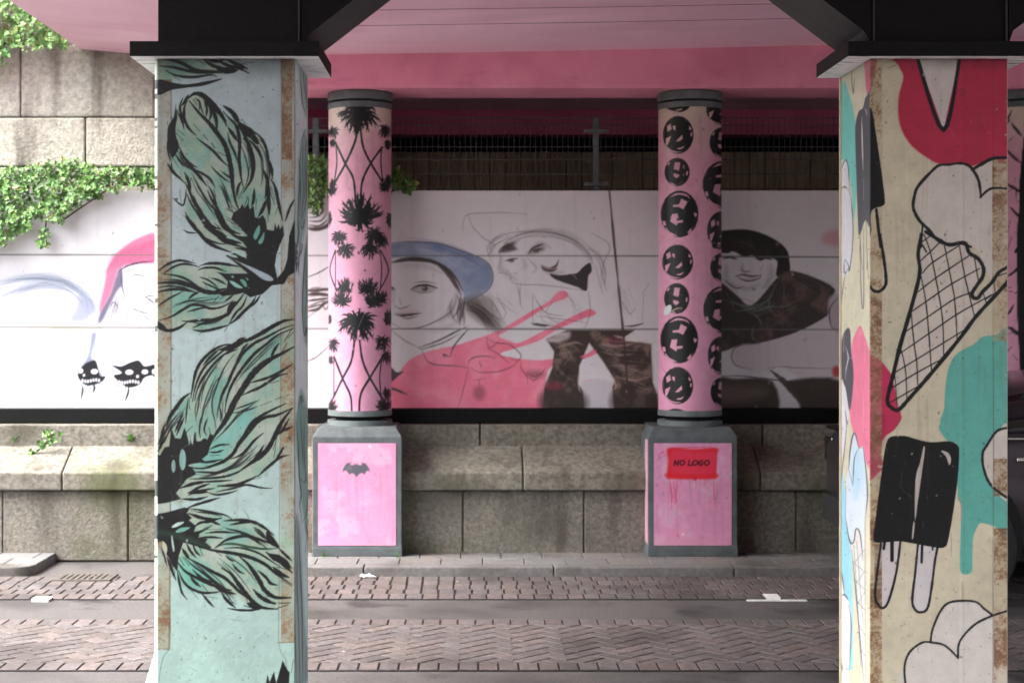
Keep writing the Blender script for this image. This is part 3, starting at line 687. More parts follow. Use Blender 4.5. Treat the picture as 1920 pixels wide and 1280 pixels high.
    c.sketch('''11: 312 610 295 740 283 860 300 905 325 918 350 880 385 750 405 600; 11: 490 610 475 760 462 880 475 925 500 940 535 920 555 820 570 700 585 620
18: 365 600 365 690; 13: 510 610 507 700; 13: 330 600 325 635; 10: 560 620 560 640
12: 930 55 870 70 820 140 800 180 805 250 840 330 930 400
10: 430 1290 425 1200 450 1130 510 1085 560 1085 620 1100 682 1158; 10: 682 1158 690 1080 760 1000 850 955 930 930; 10: 550 1080 560 1020 600 930 650 890 760 888 810 925 850 955''', INK, taper=(.9, .9))
    c.speckle(900, (90, 74, 58), 81, 1.2, 0.55); c.speckle(60, (70, 56, 46), 82, 2.0, 0.6)
    c.frame(1530, 60, 3.2); c.sketch('2: 840 350 880 345 900 370 860 385; 2: 870 340 880 390; 2: 400 190 470 175 480 200 430 215; 2: 560 180 590 230', (60, 50, 44), .8)
    for x, y0, y1 in ((1804, 1090, 1130), (1783, 1000, 1040), (1862, 300, 350), (1862, 640, 1000), (1861, 1010, 1400)):
        c.frame(0, 0, 1); c.stroke([x, y0, x + 1, (y0 + y1) / 2, x, y1], 1.2, (90, 76, 62), .6)
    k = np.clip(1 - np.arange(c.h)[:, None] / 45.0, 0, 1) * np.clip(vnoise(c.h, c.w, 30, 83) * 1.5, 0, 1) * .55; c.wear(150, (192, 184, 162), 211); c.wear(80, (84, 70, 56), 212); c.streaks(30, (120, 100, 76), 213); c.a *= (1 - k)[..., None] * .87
    return c
def icecream_side_canvas():
    c = Canvas(1562, 90, 1636, 1420, (206, 202, 176)); c.mottle(50, 0.04, 91)
    W_ = (214, 214, 218); ln = (64, 66, 72)
    c.frame(1560, 100, 3.2)
    c.fill([60,190,100,240,125,330,145,480,148,800,130,1010,120,850,100,700,75,650,40,720], (112, 196, 184))
    c.fill([40,720,80,640,100,700,105,820,120,880,128,1100,110,1300,40,1300], W_)
    c.sketch('5: 45 730 62 680 80 640 98 690 104 820; 7: 60 810 75 800 88 812; 5: 85 800 110 850 122 960 126 1100 112 1250; 4: 120 90 118 160 128 240 134 150', ln)
    c.fill([195,30,200,140,208,240,240,270,240,30], (214, 110, 140))
    c.fill([205,260,240,300,240,1000,200,1000,175,1070,160,1090,155,1000,145,700,140,450,160,350,185,330], (74, 77, 82))
    c.sketch('6: 178 380 182 560 186 700; 5: 190 750 190 880; 5: 195 330 205 345 210 375', (226, 224, 214))
    c.sketch('4: 167 1070 172 1200 182 1300; 4: 190 1050 190 1300; 4: 205 1000 212 1300', ln)
    c.frame(1560, 460, 3.2)
    c.sketch('4: 166 0 172 200 180 360 190 340 190 0; 3: 208 0 218 200; 5: 75 100 80 85 98 120 104 150 125 20; 5: 75 100 72 140 80 170 95 140; 3: 45 20 56 90 48 260; 4: 80 170 60 300 45 480', ln)
    c.fill([170,480,195,540,228,640,245,700,245,1300,200,1290,110,1050,116,780,118,600,145,520], (222, 120, 146))
    c.fill([70,530,95,495,110,520,115,640,128,740,125,860,105,990,80,850,60,830,48,760,50,620], (70, 74, 80))
    c.fill([50,830,80,860,100,1000,95,1060,60,1290,40,1290], W_)
    c.sketch('5: 80 600 92 640 97 680 85 740 80 800; 4: 97 680 120 672; 4: 72 540 70 640', (220, 220, 222))
    c.sketch('5: 168 510 168 550; 4: 198 580 196 700; 4: 190 900 186 1120', (240, 190, 200))
    c.sketch('5: 80 990 90 1070 96 1050; 3: 90 1070 70 1290; 3: 50 850 48 1290', ln)
    c.frame(1560, 780, 2.56)
    c.fill([-10,180,25,200,50,260,80,560,95,700,100,1000,98,1200,80,1220,-10,1300], (150, 206, 224))
    c.fill([80,240,90,140,108,80,128,150,150,150,165,280,170,380,160,480,150,690,135,560,115,540,105,600,85,600,65,480,65,330], (206, 218, 226))
    c.fill([110,170,145,200,140,330,110,400,100,300], (160, 204, 224), .7, 8)
    c.fill([95,620,105,600,120,545,140,570,150,690,158,480,162,1300,150,1300], (214, 212, 206))
    c.fill([18,830,40,730,60,850,85,900,92,1000,80,1220,40,1180,10,1190], (218, 220, 224)); c.fill([0,1190,40,1180,80,1220,80,1620,-10,1620], (212, 212, 206))
    c.sketch('6: 80 250 90 140 108 80 128 150; 4: 100 330 108 200 130 155; 7: 125 150 150 152; 5: 150 150 165 280 170 380 160 480; 5: 78 245 100 330; 5: 65 480 85 600 105 600 115 540 135 565 148 690; 4: 66 330 65 480; 6: 85 590 100 610; 4: 95 640 125 960 155 1300; 3: 158 480 160 1300; 3: 105 620 140 1200; 3: 118 600 150 1000; 2: 100 700 150 740; 2: 106 780 155 830; 2: 116 880 158 930; 2: 130 1000 158 1050; 2: 140 1120 158 1150; 3: 110 700 155 640; 2: 116 800 158 740; 2: 122 900 158 840; 5: 20 840 40 730 60 850; 7: 48 860 60 855 78 880; 5: 36 920 45 860; 4: 80 900 92 1000 84 1210; 7: 12 1190 40 1180 50 1220; 7: 66 1210 84 1216; 3: 36 0 30 200 38 340 60 150 72 20', ln)
    c.frame(0, 0, 1); c.speckle(160, (50, 50, 50), 95, 1.0, .7)
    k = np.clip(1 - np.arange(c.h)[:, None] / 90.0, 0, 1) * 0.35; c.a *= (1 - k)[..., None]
    return c
# ------------------------------------------------------------------ paintings on the round columns
def col_base(x0, x1, seed, top=(206, 192, 178), pink=(206, 156, 170), low=(204, 144, 170)):
    c = Canvas(x0, 180, x1, 790, pink, 1.2); h = np.arange(c.h)[:, None, None] / c.h
    c.a += (np.array(low, float) - c.a) * np.clip(h * 1.4, 0, 1)
    n = vnoise(c.h, c.w, 30, seed)[..., None]
    c.a += (np.array(top, float) - c.a) * np.clip(1 - (h - 0.05 + (n - .5) * .12) / 0.13, 0, 1)
    c.mottle(14, .05, seed + 1)
    return c
def palm_canvas():
    c = col_base(606, 744, 101); ink = (14, 18, 20); r = np.random.default_rng(5)
    c.frame(580, 150, 3.88)
    c.sketch('''15: 350 320 335 440 262 610 190 740; 15: 370 320 390 480 450 610 535 745; 15: 190 455 262 610 320 720 338 900; 15: 530 490 445 610 385 740 372 895; 9: 192 460 200 600 182 740; 9: 527 490 520 600 535 740''', ink, taper=(.9, .9))
    c.frame(580, 460, 3.37)
    c.sketch('''13: 285 600 265 730 210 840 150 965; 13: 318 600 335 720 380 830 460 965; 13: 155 700 210 840 260 950 268 1060; 13: 465 700 380 840 325 940 315 1060; 7: 155 700 155 960; 7: 460 700 445 830 455 970; 8: 165 30 130 160 175 290; 8: 450 30 500 160 440 290; 6: 165 40 165 280; 6: 445 30 457 150 447 280''', ink, taper=(.9, .9))
    c.frame(0, 0, 1)
    def palm(x, y, R0, up, sx=1.0):
        """up=+1: fronds droop downwards, -1: the tree is painted upside down"""
        n = int(20 + R0 * .7)
        for i in range(n):
            t = math.pi * 2 * i / n + r.random() * .3; L = R0 * (.7 + .6 * r.random())
            ex, ey = math.cos(t) * L * sx, math.sin(t) * L * .85
            c.stroke([x, y, x + ex * .6, y + ey * .6 - 3 * up * R0 / 30, x + ex, y + ey + up * R0 * .12], max(R0 * .125, 1.8), ink, 1, (1, .1))
            if R0 > 15:
                for q in (.6, .8):
                    px_, py_ = x + ex * q, y + ey * q
                    a = t + (0.9 if r.random() > .5 else -.9)
                    c.stroke([px_, py_, px_ + math.cos(a) * R0 * .2 * sx, py_ + math.sin(a) * R0 * .2 + up * R0 * .1], R0 * .07, ink, 1, (1, .2))
        c.ell(x, y, R0 * .34 * sx, R0 * .36, ink)
    c.streaks(14, (120, 90, 100), 221); 
    for x, y, R0, up, sx in ((673, 214, 34, 1, 1), (674, 402, 36, -1, 1), (671, 606, 34, 1, 1),
        (625, 248, 14, 1, .8), (722, 246, 15, 1, .8), (727, 270, 11, 1, .6), (624, 268, 9, 1, .6), (622, 357, 14, -1, .7), (625, 345, 10, -1, .6), (722, 350, 15, -1, .8), (728, 338, 11, -1, .5), (731, 410, 17, 1, .4), (618, 408, 14, 1, .3),
        (636, 446, 17, 1, .9), (648, 468, 17, 1, .95), (703, 442, 19, 1, .95), (694, 467, 18, 1, .95), (716, 452, 15, 1, .8), (646, 538, 17, -1, .95), (641, 562, 18, -1, .95), (690, 540, 19, -1, .95), (701, 563, 20, -1, .95), (718, 558, 14, -1, .7),
        (625, 645, 15, 1, .7), (717, 642, 17, 1, .85), (725, 668, 15, 1, .6), (728, 598, 17, -1, .5), (620, 674, 10, 1, .4), (622, 762, 15, -1, .7), (720, 760, 17, -1, .85), (726, 738, 13, -1, .6), (660, 790, 18, -1, 1), (618, 600, 12, -1, .3)):
        palm(x, y, R0, up, sx)
    c.wear(60, (206, 160, 176), 222); c.wear(30, (70, 56, 60), 223)
    return c
def marble_canvas():
    c = col_base(1222, 1366, 111, top=(196, 180, 164)); ink = (10, 11, 13); pk = (202, 150, 168)
    def hl(cx, cy, rx, ry, kind, base):
        P = lambda *a: [v for i in range(0, len(a), 2) for v in (cx + a[i] * rx, cy + a[i + 1] * ry)]
        c.ell(cx, cy, rx, ry, ink)
        if kind == 0:
            for q in (P(-.75,-.45,-.5,-.6,-.42,-.3,-.7,-.15), P(-.38,-.48,-.18,-.48,-.18,-.22,-.32,-.3), P(-.82,.2,-.45,.05,-.66,.5,-.8,.6), P(-.18,.35,.25,.0,.3,.2,.05,.35), P(.7,-.5,.85,-.35,.82,-.22,.7,-.3), P(.82,-.15,.92,-.1,.9,.08,.8,.08)): c.fill(q, base, smooth=False)
            c.stroke(P(-.85, .45, -.6, .75, -.2, .9, .2, .9), rx * .09 * 1, base, 1, (.2, .2)); c.stroke(P(-.1, .72, .2, .7, .4, .58), rx * .1, base)
            c.stroke(P(.4, -.85, .6, -.7), rx * .09, base); c.stroke(P(-.9, -.2, -.9, .2), rx * .05, base)
        elif kind == 1:
            for q in (P(-.18,-.7,.25,-.68,.15,-.1,-.28,-.2), P(-.3,.1,.1,.15,.2,.28,-.05,.45,-.28,.3), P(.75,-.1,.88,0,.8,.3,.7,.15), P(-.8,-.5,-.6,-.75,-.55,-.6,-.72,-.45)): c.fill(q, base, smooth=False)
            c.stroke(P(-.6, .7, -.25, .9, 0, .92), rx * .1, base); c.stroke(P(.1, .85, .4, .7), rx * .12, base)
        else:
            for q in (P(-.35,-.38,-.02,-.42,.08,-.66,.42,-.52,.2,-.2,-.05,-.3,-.35,-.3), P(-.4,.0,-.1,-.02,-.15,.28,.18,.26,.18,.36,-.12,.4,-.14,.5,-.5,.32), P(.75,-.08,.95,0,.85,.14,.78,.08), P(-.9,.3,-.75,.3,-.7,.5,-.86,.5), P(.4,.8,.6,.6,.65,.75,.5,.85)): c.fill(q, base, smooth=False)
            c.stroke(P(-.5, -.72, -.1, -.86, .35, -.8, .55, -.65), rx * .1, base); c.stroke(P(-.75, .55, -.55, .8, -.1, .95), rx * .12, base); c.stroke(P(.6, .72, .75, .5), rx * .08, base)
            c.stroke(P(-.9, -.35, -.8, -.55), rx * .1, base)
    c.frame(1200, 150, 3.88)
    top = (200, 170, 164)
    for a in ((270,170,100,68,0,top),(278,400,112,138,0,top),(270,670,92,103,1,pk),(288,975,138,170,2,pk),(590,215,108,112,0,top),(592,455,86,108,1,top),(604,760,148,172,2,pk),(594,1095,106,140,0,pk)): hl(*a)
    c.frame(1200, 460, 3.37)
    for a in ((238,105,98,110,0,pk),(232,335,80,97,1,pk),(248,595,120,150,2,pk),(238,885,98,118,0,pk),(225,1090,80,60,1,pk),(514,140,70,90,1,pk),(520,405,120,148,2,pk),(514,695,86,120,0,pk),(512,925,66,90,1,pk),(500,0,46,26,1,pk)): hl(*a)
    c.fill([150,425,160,390,190,375,200,395,185,430,160,440], (196, 208, 206)); c.stroke([185,425,230,400,270,395], 10, (150, 140, 110))
    c.streaks(14, (120, 90, 100), 231); c.wear(60, (206, 160, 176), 232); c.wear(30, (70, 56, 60), 233)
    return c
def branch_canvas():
    c = col_base(1842, 1985, 121); ink = (12, 12, 16); c.frame(1820, 120, 2.133)
    c.sketch('''40: 230 120 215 500 205 800 210 1400; 12: 205 290 180 260 162 235; 10: 205 400 175 375 140 340; 12: 205 520 180 500 140 478; 8: 160 220 140 240 165 185; 8: 140 320 168 295
10: 200 620 175 590 155 570; 8: 140 520 165 500; 8: 185 560 178 455; 7: 200 560 180 540; 9: 205 700 175 670; 9: 142 690 160 625; 8: 142 760 165 690; 12: 200 740 180 750 195 730; 9: 145 850 175 830 188 810; 10: 145 905 185 915; 9: 145 890 165 895
9: 145 1005 160 985 172 960; 14: 200 1090 165 1060 145 1050; 9: 145 1080 165 1075; 8: 165 1160 190 1185; 12: 145 1150 165 1130; 10: 145 1240 180 1235; 8: 150 1270 160 1245''', ink)
    r = np.random.default_rng(9); c.frame(0, 0, 1)
    for _ in range(46):
        y = 200 + r.random() * 570; sg = 1; L = 18 + r.random() * 26; x = 1932
        c.stroke([x, y, x + L * .5, y - 8 * r.random(), x + L, y - 22 * r.random()], 4, ink, 1, (1, .2))
    return c
# ------------------------------------------------------------------ the long mural
def mural_canvas():
    c = Canvas(-260, 350, 1700, 780, (206, 204, 206), 0.8); c.k = 1.15; c.mottle(120, .03, 131)
    ln = (72, 66, 70); br = (58, 48, 46); pink = (222, 116, 140)
    n = vnoise(c.h, c.w, 28, 133)
    # left part: woman in red knitted hat, hair, dripping skulls
    c.frame(0, 360, 2.909)
    c.fill([0,440,150,432,300,440,430,490,520,560,530,630,470,700,380,700,415,620,400,560,300,535,180,560,60,610,-80,640,-80,480], (130, 142, 160), .35, 14)
    c.bundle([-60,520,60,480,200,465,340,480,440,530,510,600,490,680], 26, 16, 4, (84, 96, 116), .38, 20); c.bundle([-60,600,80,540,220,500,340,510,430,560,470,640], 20, 16, 4, (90, 100, 124), .35, 21); c.bundle([-40,640,100,590,240,560,330,570], 8, 12, 3, (100, 110, 130), .4, 22)
    c.fill([380,700,415,620,430,570,500,590,525,640,460,710], (110, 118, 148), .5, 6)
    c.fill([850,232,780,240,700,280,630,340,580,420,575,470,545,610,548,650,600,560,630,470,660,410,750,390,850,378], (206, 62, 104), .7, 3)
    for i in range(22):
        x = 590 + i * 13; c.stroke([x, 430 - i * 2.0, x + 12 - i, 360 - i * 3, x + 30, 330 - i * 4.4], 4, (160, 30, 76), .5)
    c.fill([535,715,545,660,600,560,630,470,660,410,670,500,640,540,600,620,560,700], (62, 56, 84), .75, 3)
    c.sketch('9: 640 440 690 405 760 385 850 376; 5: 665 420 665 500 685 600; 4: 690 605 760 650 850 668; 4: 710 460 750 452 800 462; 4: 700 430 760 428; 7: 790 572 820 590 850 612; 5: 790 572 830 565 850 570; 4: 600 640 620 600 650 640; 4: 730 640 800 720; 3: 640 600 610 720; 3: 690 620 690 700 720 720; 4: 810 460 850 458', (58, 52, 76))
    c.bundle([660,560,640,600,625,660,610,720], 8, 12, 3, (60, 54, 80), .6, 23); c.bundle([760,650,800,690,830,730], 6, 10, 3, (60, 54, 80), .5, 24)
    sk = (16, 18, 24)
    c.fill([450,935,475,900,490,840,500,770,525,770,520,820,500,890,520,925,560,1000,570,1010,550,1040,480,1055,430,1010,425,990,440,950], (88, 98, 130), .7, 3)
    c.fill([425,990,460,940,500,920,525,925,545,1000,575,1005,550,1035,480,1055,440,1030], sk); c.fill([610,945,660,950,720,925,760,920,790,950,850,940,850,990,790,1010,760,1050,700,1065,650,1035,620,1000,665,985], sk)
    c.fill([820,960,860,940,960,950,960,1020,860,1030], sk)
    for x, y, rx, ry in ((515, 978, 20, 14), (440, 975, 14, 14), (705, 982, 22, 14), (790, 980, 18, 13), (840, 978, 12, 14), (458, 998, 7, 8), (750, 1005, 8, 9)): c.ell(x, y, rx, ry, (214, 208, 214))
    for x0, n_, y in ((450, 7, 1028), (650, 8, 1035), (840, 6, 1020)):
        for i in range(n_): c.ell(x0 + i * 15, y + 4 * math.sin(i), 6, 10, (214, 208, 214))
    c.sketch('8: 450 1050 450 1090 440 1130; 9: 510 1040 515 1070 505 1095; 7: 480 1050 478 1080; 9: 655 1050 640 1095; 9: 700 1060 700 1090 682 1140; 8: 685 1060 680 1090; 7: 545 1030 540 1055; 9: 640 1020 640 1060', sk)
    c.sketch('3: 320 960 320 1010; 3: 345 1090 355 1140; 4: 250 800 300 770 360 775 390 790', ln, .5)
    # dark hair between the left pillar and the palm column
    c.frame(560, 380, 3.2)
    c.sketch('10: 50 150 100 158 180 130 200 60; 9: 60 130 120 140 175 100; 8: 60 110 130 110 165 70; 7: 60 90 120 80 150 30; 16: 40 530 110 525 200 515; 12: 40 590 120 580 200 570; 14: 30 650 110 640 160 600 210 590; 10: 50 690 120 640; 6: 40 450 120 420 200 370; 4: 20 960 100 930 180 860; 5: 140 590 160 640 190 600', br, .85)
    c.bundle([30,140,100,160,180,130,210,60], 10, 12, 7, br, .7, 25); c.bundle([20,560,110,545,210,560], 9, 14, 8, br, .7, 26); c.bundle([20,640,100,610,180,590], 6, 10, 6, br, .6, 27)
    # woman in the blue beret
    c.frame(720, 350, 2.977)
    sp = [40,1085,140,970,250,920,400,885,480,860,600,820,700,770,830,690,920,640,970,590,1010,582,1028,600,1010,625,940,650,830,720,720,785,640,832,700,860,760,870,900,800,1000,750,1100,700,1150,683,1182,700,1170,718,1100,740,960,800,860,860,740,900,650,930,700,950,850,970,950,960,1090,960,1170,905,1185,930,1100,965,940,1000,900,1090,885,1250,-100,1250,-100,1150]
    c.fill(sp, pink, 1, .5); c.fill(sp, (232, 150, 168), .6, 4, tex=np.clip((n - .42) * 4, 0, 1))
    c.fill([-100,330,40,320,150,308,300,318,450,365,570,420,605,490,590,560,530,610,460,645,440,580,380,480,300,420,200,395,40,395,-100,400], (150, 161, 180), 1, 1.5)
    c.fill([-100,330,40,320,150,308,300,318,450,365,570,420,605,490,590,560,530,610,460,645,440,580,380,480,300,420,200,395,40,395,-100,400], (116, 130, 160), .75, 5, tex=np.clip((n - .4) * 4, 0, 1))
    c.fill([440,640,530,615,580,680,640,790,590,785,520,740,470,700], (96, 88, 86), .9, 8); c.fill([530,600,580,610,660,760,640,790,600,720], (150, 140, 136), .6, 10)
    c.sketch('5: 40 315 150 306 300 316 450 363 570 418 606 490 592 560 530 612 460 646; 22: 40 425 130 405 230 410 290 430; 18: 290 425 350 480 400 550 430 600; 8: 200 395 300 425 380 480 440 580; 6: 430 600 410 690 380 740; 6: 450 620 440 700 420 760; 5: 400 600 420 640 410 720 430 770; 4: 170 535 230 530 290 540', br, .75)
    c.fill([150,575,180,555,230,545,290,562,270,585,220,592,180,585], (150, 142, 144), .6, 3)
    c.sketch('6: 150 575 190 552 240 548 295 568; 4: 165 580 210 592 270 585; 16: 228 568 240 575; 5: 40 570 60 580; 5: 60 665 90 680 120 672 150 660; 3: 85 620 95 660; 7: 60 705 100 712 150 710 215 705; 5: 90 722 130 735 190 722; 5: 100 790 200 785 300 745 380 690 405 620; 4: 40 760 90 785', (84, 76, 78), .85)
    c.sketch('9: 200 895 300 860 400 810 465 780; 6: 200 895 210 905 330 870 420 820; 8: 475 790 420 850 385 900 370 950; 6: 370 950 330 935 345 955; 5: 210 910 260 985 400 1000 470 1010; 3: 40 800 120 860 200 900', (70, 64, 68), .8)
    c.fill([40,1010,70,1035,110,1030,80,1055,40,1085], (70, 70, 76)); c.stroke([-20, 1110, 60, 1130, 130, 1160], 12, (70, 70, 76))
    c.sketch('6: 470 1000 480 965 540 945 620 950; 4: 540 970 545 1010; 10: 530 975 540 1005; 5: 480 1010 540 1035 640 1030 720 1000 755 960; 5: 570 840 620 870 700 880 765 940 740 970 700 950; 4: 575 900 640 935 700 985; 4: 640 860 590 900 570 840; 5: 600 960 625 955; 8: 530 1080 535 1110; 4: 500 1080 570 1070; 3: 470 1020 430 1180 410 1230; 4: 760 970 770 1020 800 1060 800 1100; 6: 800 1040 840 1060 880 1040 900 1010; 4: 810 1050 830 1080 870 1060', (110, 60, 70), .8)
    c.ell(532, 1150, 34, 40, (150, 80, 92), .7, 5); c.ell(845, 1045, 50, 20, (120, 70, 76), .6, 6)
    sh = (120, 112, 118)
    c.stroke([420,560,400,640,360,710,300,755], 30, sh, .28, soft=8); c.stroke([60,560,50,620,60,660], 18, sh, .22, soft=6); c.stroke([110,440,220,440,320,480], 24, sh, .25, soft=8); c.stroke([240,800,340,790,430,740], 22, sh, .22, soft=8); c.ell(140, 700, 60, 16, (170, 120, 124), .25, 5)
    c.ell(228, 568, 17, 14, (60, 54, 56), .9, 1.2); c.ell(222, 564, 4, 4, (210, 205, 208)); c.sketch('9: 150 576 185 555 240 549 300 566; 8: 60 575 40 560 20 566; 7: 60 714 100 720 150 716 200 708', (50, 44, 46), .9); c.ell(20, 572, 24, 10, (84, 76, 80), .7, 3)
    c.bundle([60,415,160,400,260,410,340,450,400,520,430,600], 16, 7, 4, (60, 50, 48), .7, 30); c.bundle([440,610,425,660,430,720,420,770], 12, 12, 3.5, (60, 54, 54), .7, 31); c.bundle([380,620,370,700,400,760], 7, 12, 3, (80, 74, 76), .6, 32)
    c.bundle([450,650,520,680,580,740,620,785], 22, 20, 5, (50, 44, 42), .55, 33); c.bundle([540,600,600,660,640,740], 14, 26, 3, (96, 90, 92), .5, 34); c.bundle([600,620,660,680,700,740], 10, 30, 2.5, (110, 104, 106), .45, 35)
    c.bundle([100,315,250,325,420,370,560,440,585,540], 14, 18, 6, (84, 98, 136), .3, 36); c.bundle([60,350,200,350,360,400,480,500], 10, 14, 7, (176, 186, 204), .3, 37)
    # tilted face in the middle
    c.bundle([640,360,690,300,790,260,920,255,1050,290,1140,370,1170,440], 14, 12, 2.5, ln, .45, 40); c.bundle([600,400,590,340,640,290,720,260], 8, 12, 2.5, ln, .4, 41); c.bundle([1120,330,1200,380,1230,480,1220,580], 8, 14, 2.5, ln, .4, 42)
    c.stroke([660,400,650,450,690,490,740,520], 22, sh, .3, soft=8); c.stroke([880,450,940,480,1000,480], 24, sh, .35, soft=8); c.stroke([820,340,880,320,930,340], 22, sh, .3, soft=6); c.stroke([770,400,790,440,770,460], 16, sh, .25, soft=6)
    c.bundle([650,352,690,330,740,318], 10, 6, 5, (56, 50, 50), .8, 43); c.ell(850, 358, 16, 10, (54, 48, 50), .85, 2); c.ell(712, 412, 13, 7, (54, 48, 50), .85, 2); c.fill([885,440,920,452,965,438,960,462,925,474,895,465], (110, 86, 92), .7, 2)
    c.bundle([880,660,900,740,1000,760], 5, 18, 2, ln, .5, 44); c.bundle([1000,580,1060,640,1080,740], 5, 22, 2, ln, .4, 45); c.bundle([1330,560,1340,640,1380,720], 6, 24, 2, ln, .4, 46)
    c.sketch('3: 440 250 445 190 470 155 600 145 700 145 800 155; 3: 470 160 500 230 560 290 620 330 580 380; 3: 600 300 700 260 850 250 1000 270 1100 320 1160 400; 3: 640 470 650 400 640 360; 3: 640 480 700 490 730 540 900 550 1050 570 1130 580; 3: 830 610 830 750; 4: 830 600 900 700 1000 720; 3: 760 540 760 640 775 680; 3: 740 540 755 600 760 660; 3: 1140 580 1150 700 1120 790; 3: 940 640 900 700; 3: 850 720 1000 740 1140 760; 3: 1160 260 1260 330 1220 450 1240 580; 3: 1180 440 1220 600; 3: 1330 640 1370 710 1400 680; 3: 1440 600 1480 540; 3: 1450 600 1440 770; 3: 630 620 680 700 660 740; 3: 800 400 850 450 830 480', ln, .6)
    c.fill([640,365,680,325,700,320,740,345,700,362], (70, 64, 64), .9, 3); c.sketch('8: 700 320 760 298; 7: 690 345 750 352; 5: 880 280 905 285', br, .8)
    c.fill([805,375,830,345,880,330,895,350,850,370], (110, 100, 102), .7, 4); c.sketch('10: 805 375 830 345 870 325 895 318; 8: 830 362 860 350 890 352; 8: 675 415 710 405 750 400; 8: 690 418 720 420; 10: 880 435 890 460 930 470 965 460; 8: 930 455 960 440 975 410; 8: 685 470 700 470; 6: 730 480 745 485', br, .8)
    c.fill([925,485,980,495,1040,488,1080,480,1110,450,1150,425,1160,470,1140,500,1130,580,1080,560,990,530,945,510], (52, 48, 50))
    c.stroke([1030, 488, 1055, 492, 1080, 520], 5, (120, 112, 112)); c.sketch('10: 820 760 870 770 930 775; 14: 830 770 900 782; 6: 930 775 1000 790; 8: 1340 780 1400 775 1450 762', (60, 56, 58), .9)
    # trousers
    jn = (60, 50, 46)
    L = [905,850,1020,800,1185,800,1145,870,1090,1000,1085,1100,1110,1140,1120,1250,885,1250,895,1120,940,1010,950,920]
    Rr = [1145,870,1170,800,1400,800,1340,840,1330,860,1440,870,1490,880,1500,1090,1525,1160,1530,1250,1285,1250,1275,1120,1290,1080,1220,970]
    c.fill([1110,1090,1275,1090,1285,1250,1120,1250], (186, 180, 188), .6, 3)
    c.fill(L, jn, 1, 1, smooth=False); c.fill(Rr, jn, 1, 1, smooth=False)
    t2 = np.clip((vnoise(c.h, c.w, 18, 140) - .5) * 5, 0, 1)
    c.fill(L, (126, 108, 98), .8, 5, smooth=False, tex=t2); c.fill(Rr, (132, 114, 104), .8, 5, smooth=False, tex=t2)
    c.sketch('10: 960 900 1060 870 1110 880; 8: 960 940 1040 920; 8: 1000 1000 1050 940; 10: 1200 880 1300 890 1420 870; 8: 1220 920 1300 940 1400 930; 7: 1260 1000 1330 1000 1440 1040; 10: 1300 1060 1400 1080 1480 1060; 7: 1180 860 1230 830', (168, 148, 138), .7, soft=1.5)
    c.sketch('8: 910 850 960 860 1000 850; 10: 940 830 1000 820 1030 830; 10: 1280 830 1340 845 1380 840; 6: 1080 1050 1090 1130 1110 1150; 6: 1260 1040 1295 1110 1280 1130', (200, 186, 186), .8)
    c.ell(950, 1115, 40, 22, (150, 50, 74), .7, 8); c.ell(1290, 860, 50, 14, (150, 50, 70), .6, 8); c.fill([890,1140,1110,1150,1120,1250,885,1250], (56, 48, 46), .6, 6); c.fill([1290,1140,1525,1160,1530,1250,1285,1250], (56, 48, 46), .6, 6)
    c.stroke([1100, 950, 1180, 915], 40, pink, .9); c.stroke([1110, 1085, 1165, 1078], 12, pink, .7); c.fill([905,850,1030,805,1030,850,940,870], (190, 180, 182), .8, 3)
    c.bundle([960,860,1040,900,1080,960], 12, 26, 5, (150, 134, 124), .4, 50); c.bundle([1180,860,1300,900,1440,900], 14, 22, 5, (156, 140, 130), .4, 51); c.bundle([1240,960,1340,1010,1470,1020], 14, 26, 5, (150, 134, 124), .4, 52); c.bundle([960,980,1000,1040,1070,1080], 10, 20, 5, (30, 24, 22), .5, 53); c.bundle([1260,920,1340,960,1460,970], 10, 30, 5, (30, 24, 22), .5, 54); c.bundle([1300,1060,1380,1100,1480,1120], 8, 18, 5, (30, 24, 22), .5, 55)
    # dark-haired laughing woman on the right
    c.frame(1340, 350, 2.846)
    hair = (30, 26, 26)
    c.fill([-60,250,35,235,180,230,300,270,380,330,400,400,395,470,330,475,335,400,290,380,240,395,200,365,160,375,100,345,60,355,-60,330], hair, 1, 1)
    c.fill([-60,470,35,510,120,580,200,632,330,490,400,450,520,480,640,545,640,640,600,690,430,780,240,835,150,840,35,880,-60,880], (56, 48, 46), 1, 1.5)
    c.fill([-60,470,35,510,120,580,200,632,330,490,400,450,520,480,640,545,640,640,600,690,430,780,240,835,150,840,35,880,-60,880], (110, 88, 82), .7, 8, tex=np.clip((vnoise(c.h, c.w, 22, 150) - .52) * 5, 0, 1))
    c.bundle([60,250,180,250,290,300,360,380,370,460], 22, 14, 5, (26, 22, 22), .6, 60); c.bundle([60,300,160,300,240,350], 12, 14, 4, (76, 66, 66), .5, 61);
    sh = (120, 112, 118); c.stroke([60,420,70,500,120,560], 22, sh, .35, soft=8); c.stroke([300,420,300,480,260,540], 24, sh, .4, soft=8); c.stroke([90,520,170,545,240,520], 16, sh, .35, soft=6); c.stroke([150,410,145,440,165,455], 12, sh, .4, soft=4)
    c.sketch('10: 45 385 80 376 118 388; 10: 218 386 262 378 305 392', (44, 38, 40), .9)
    c.bundle([100,600,160,640,200,660,270,640,330,600], 10, 22, 4, (110, 124, 116), .6, 64); c.bundle([400,480,480,520,560,560], 10, 26, 5, (100, 84, 80), .5, 65); c.bundle([300,700,380,660,460,600], 10, 30, 5, (110, 92, 86), .45, 66)
    c.sketch('6: 340 500 310 560 290 600 200 640 100 620 40 600; 5: 90 600 110 660 200 650 290 640 390 635 380 600; 5: 300 560 290 640 330 690; 5: 60 560 100 640; 6: 190 660 240 710 255 760; 7: 210 740 200 800 235 830; 4: 240 600 300 580; 4: 140 600 180 660; 5: 370 520 370 600; 4: 250 540 330 520', (110, 124, 116), .8)
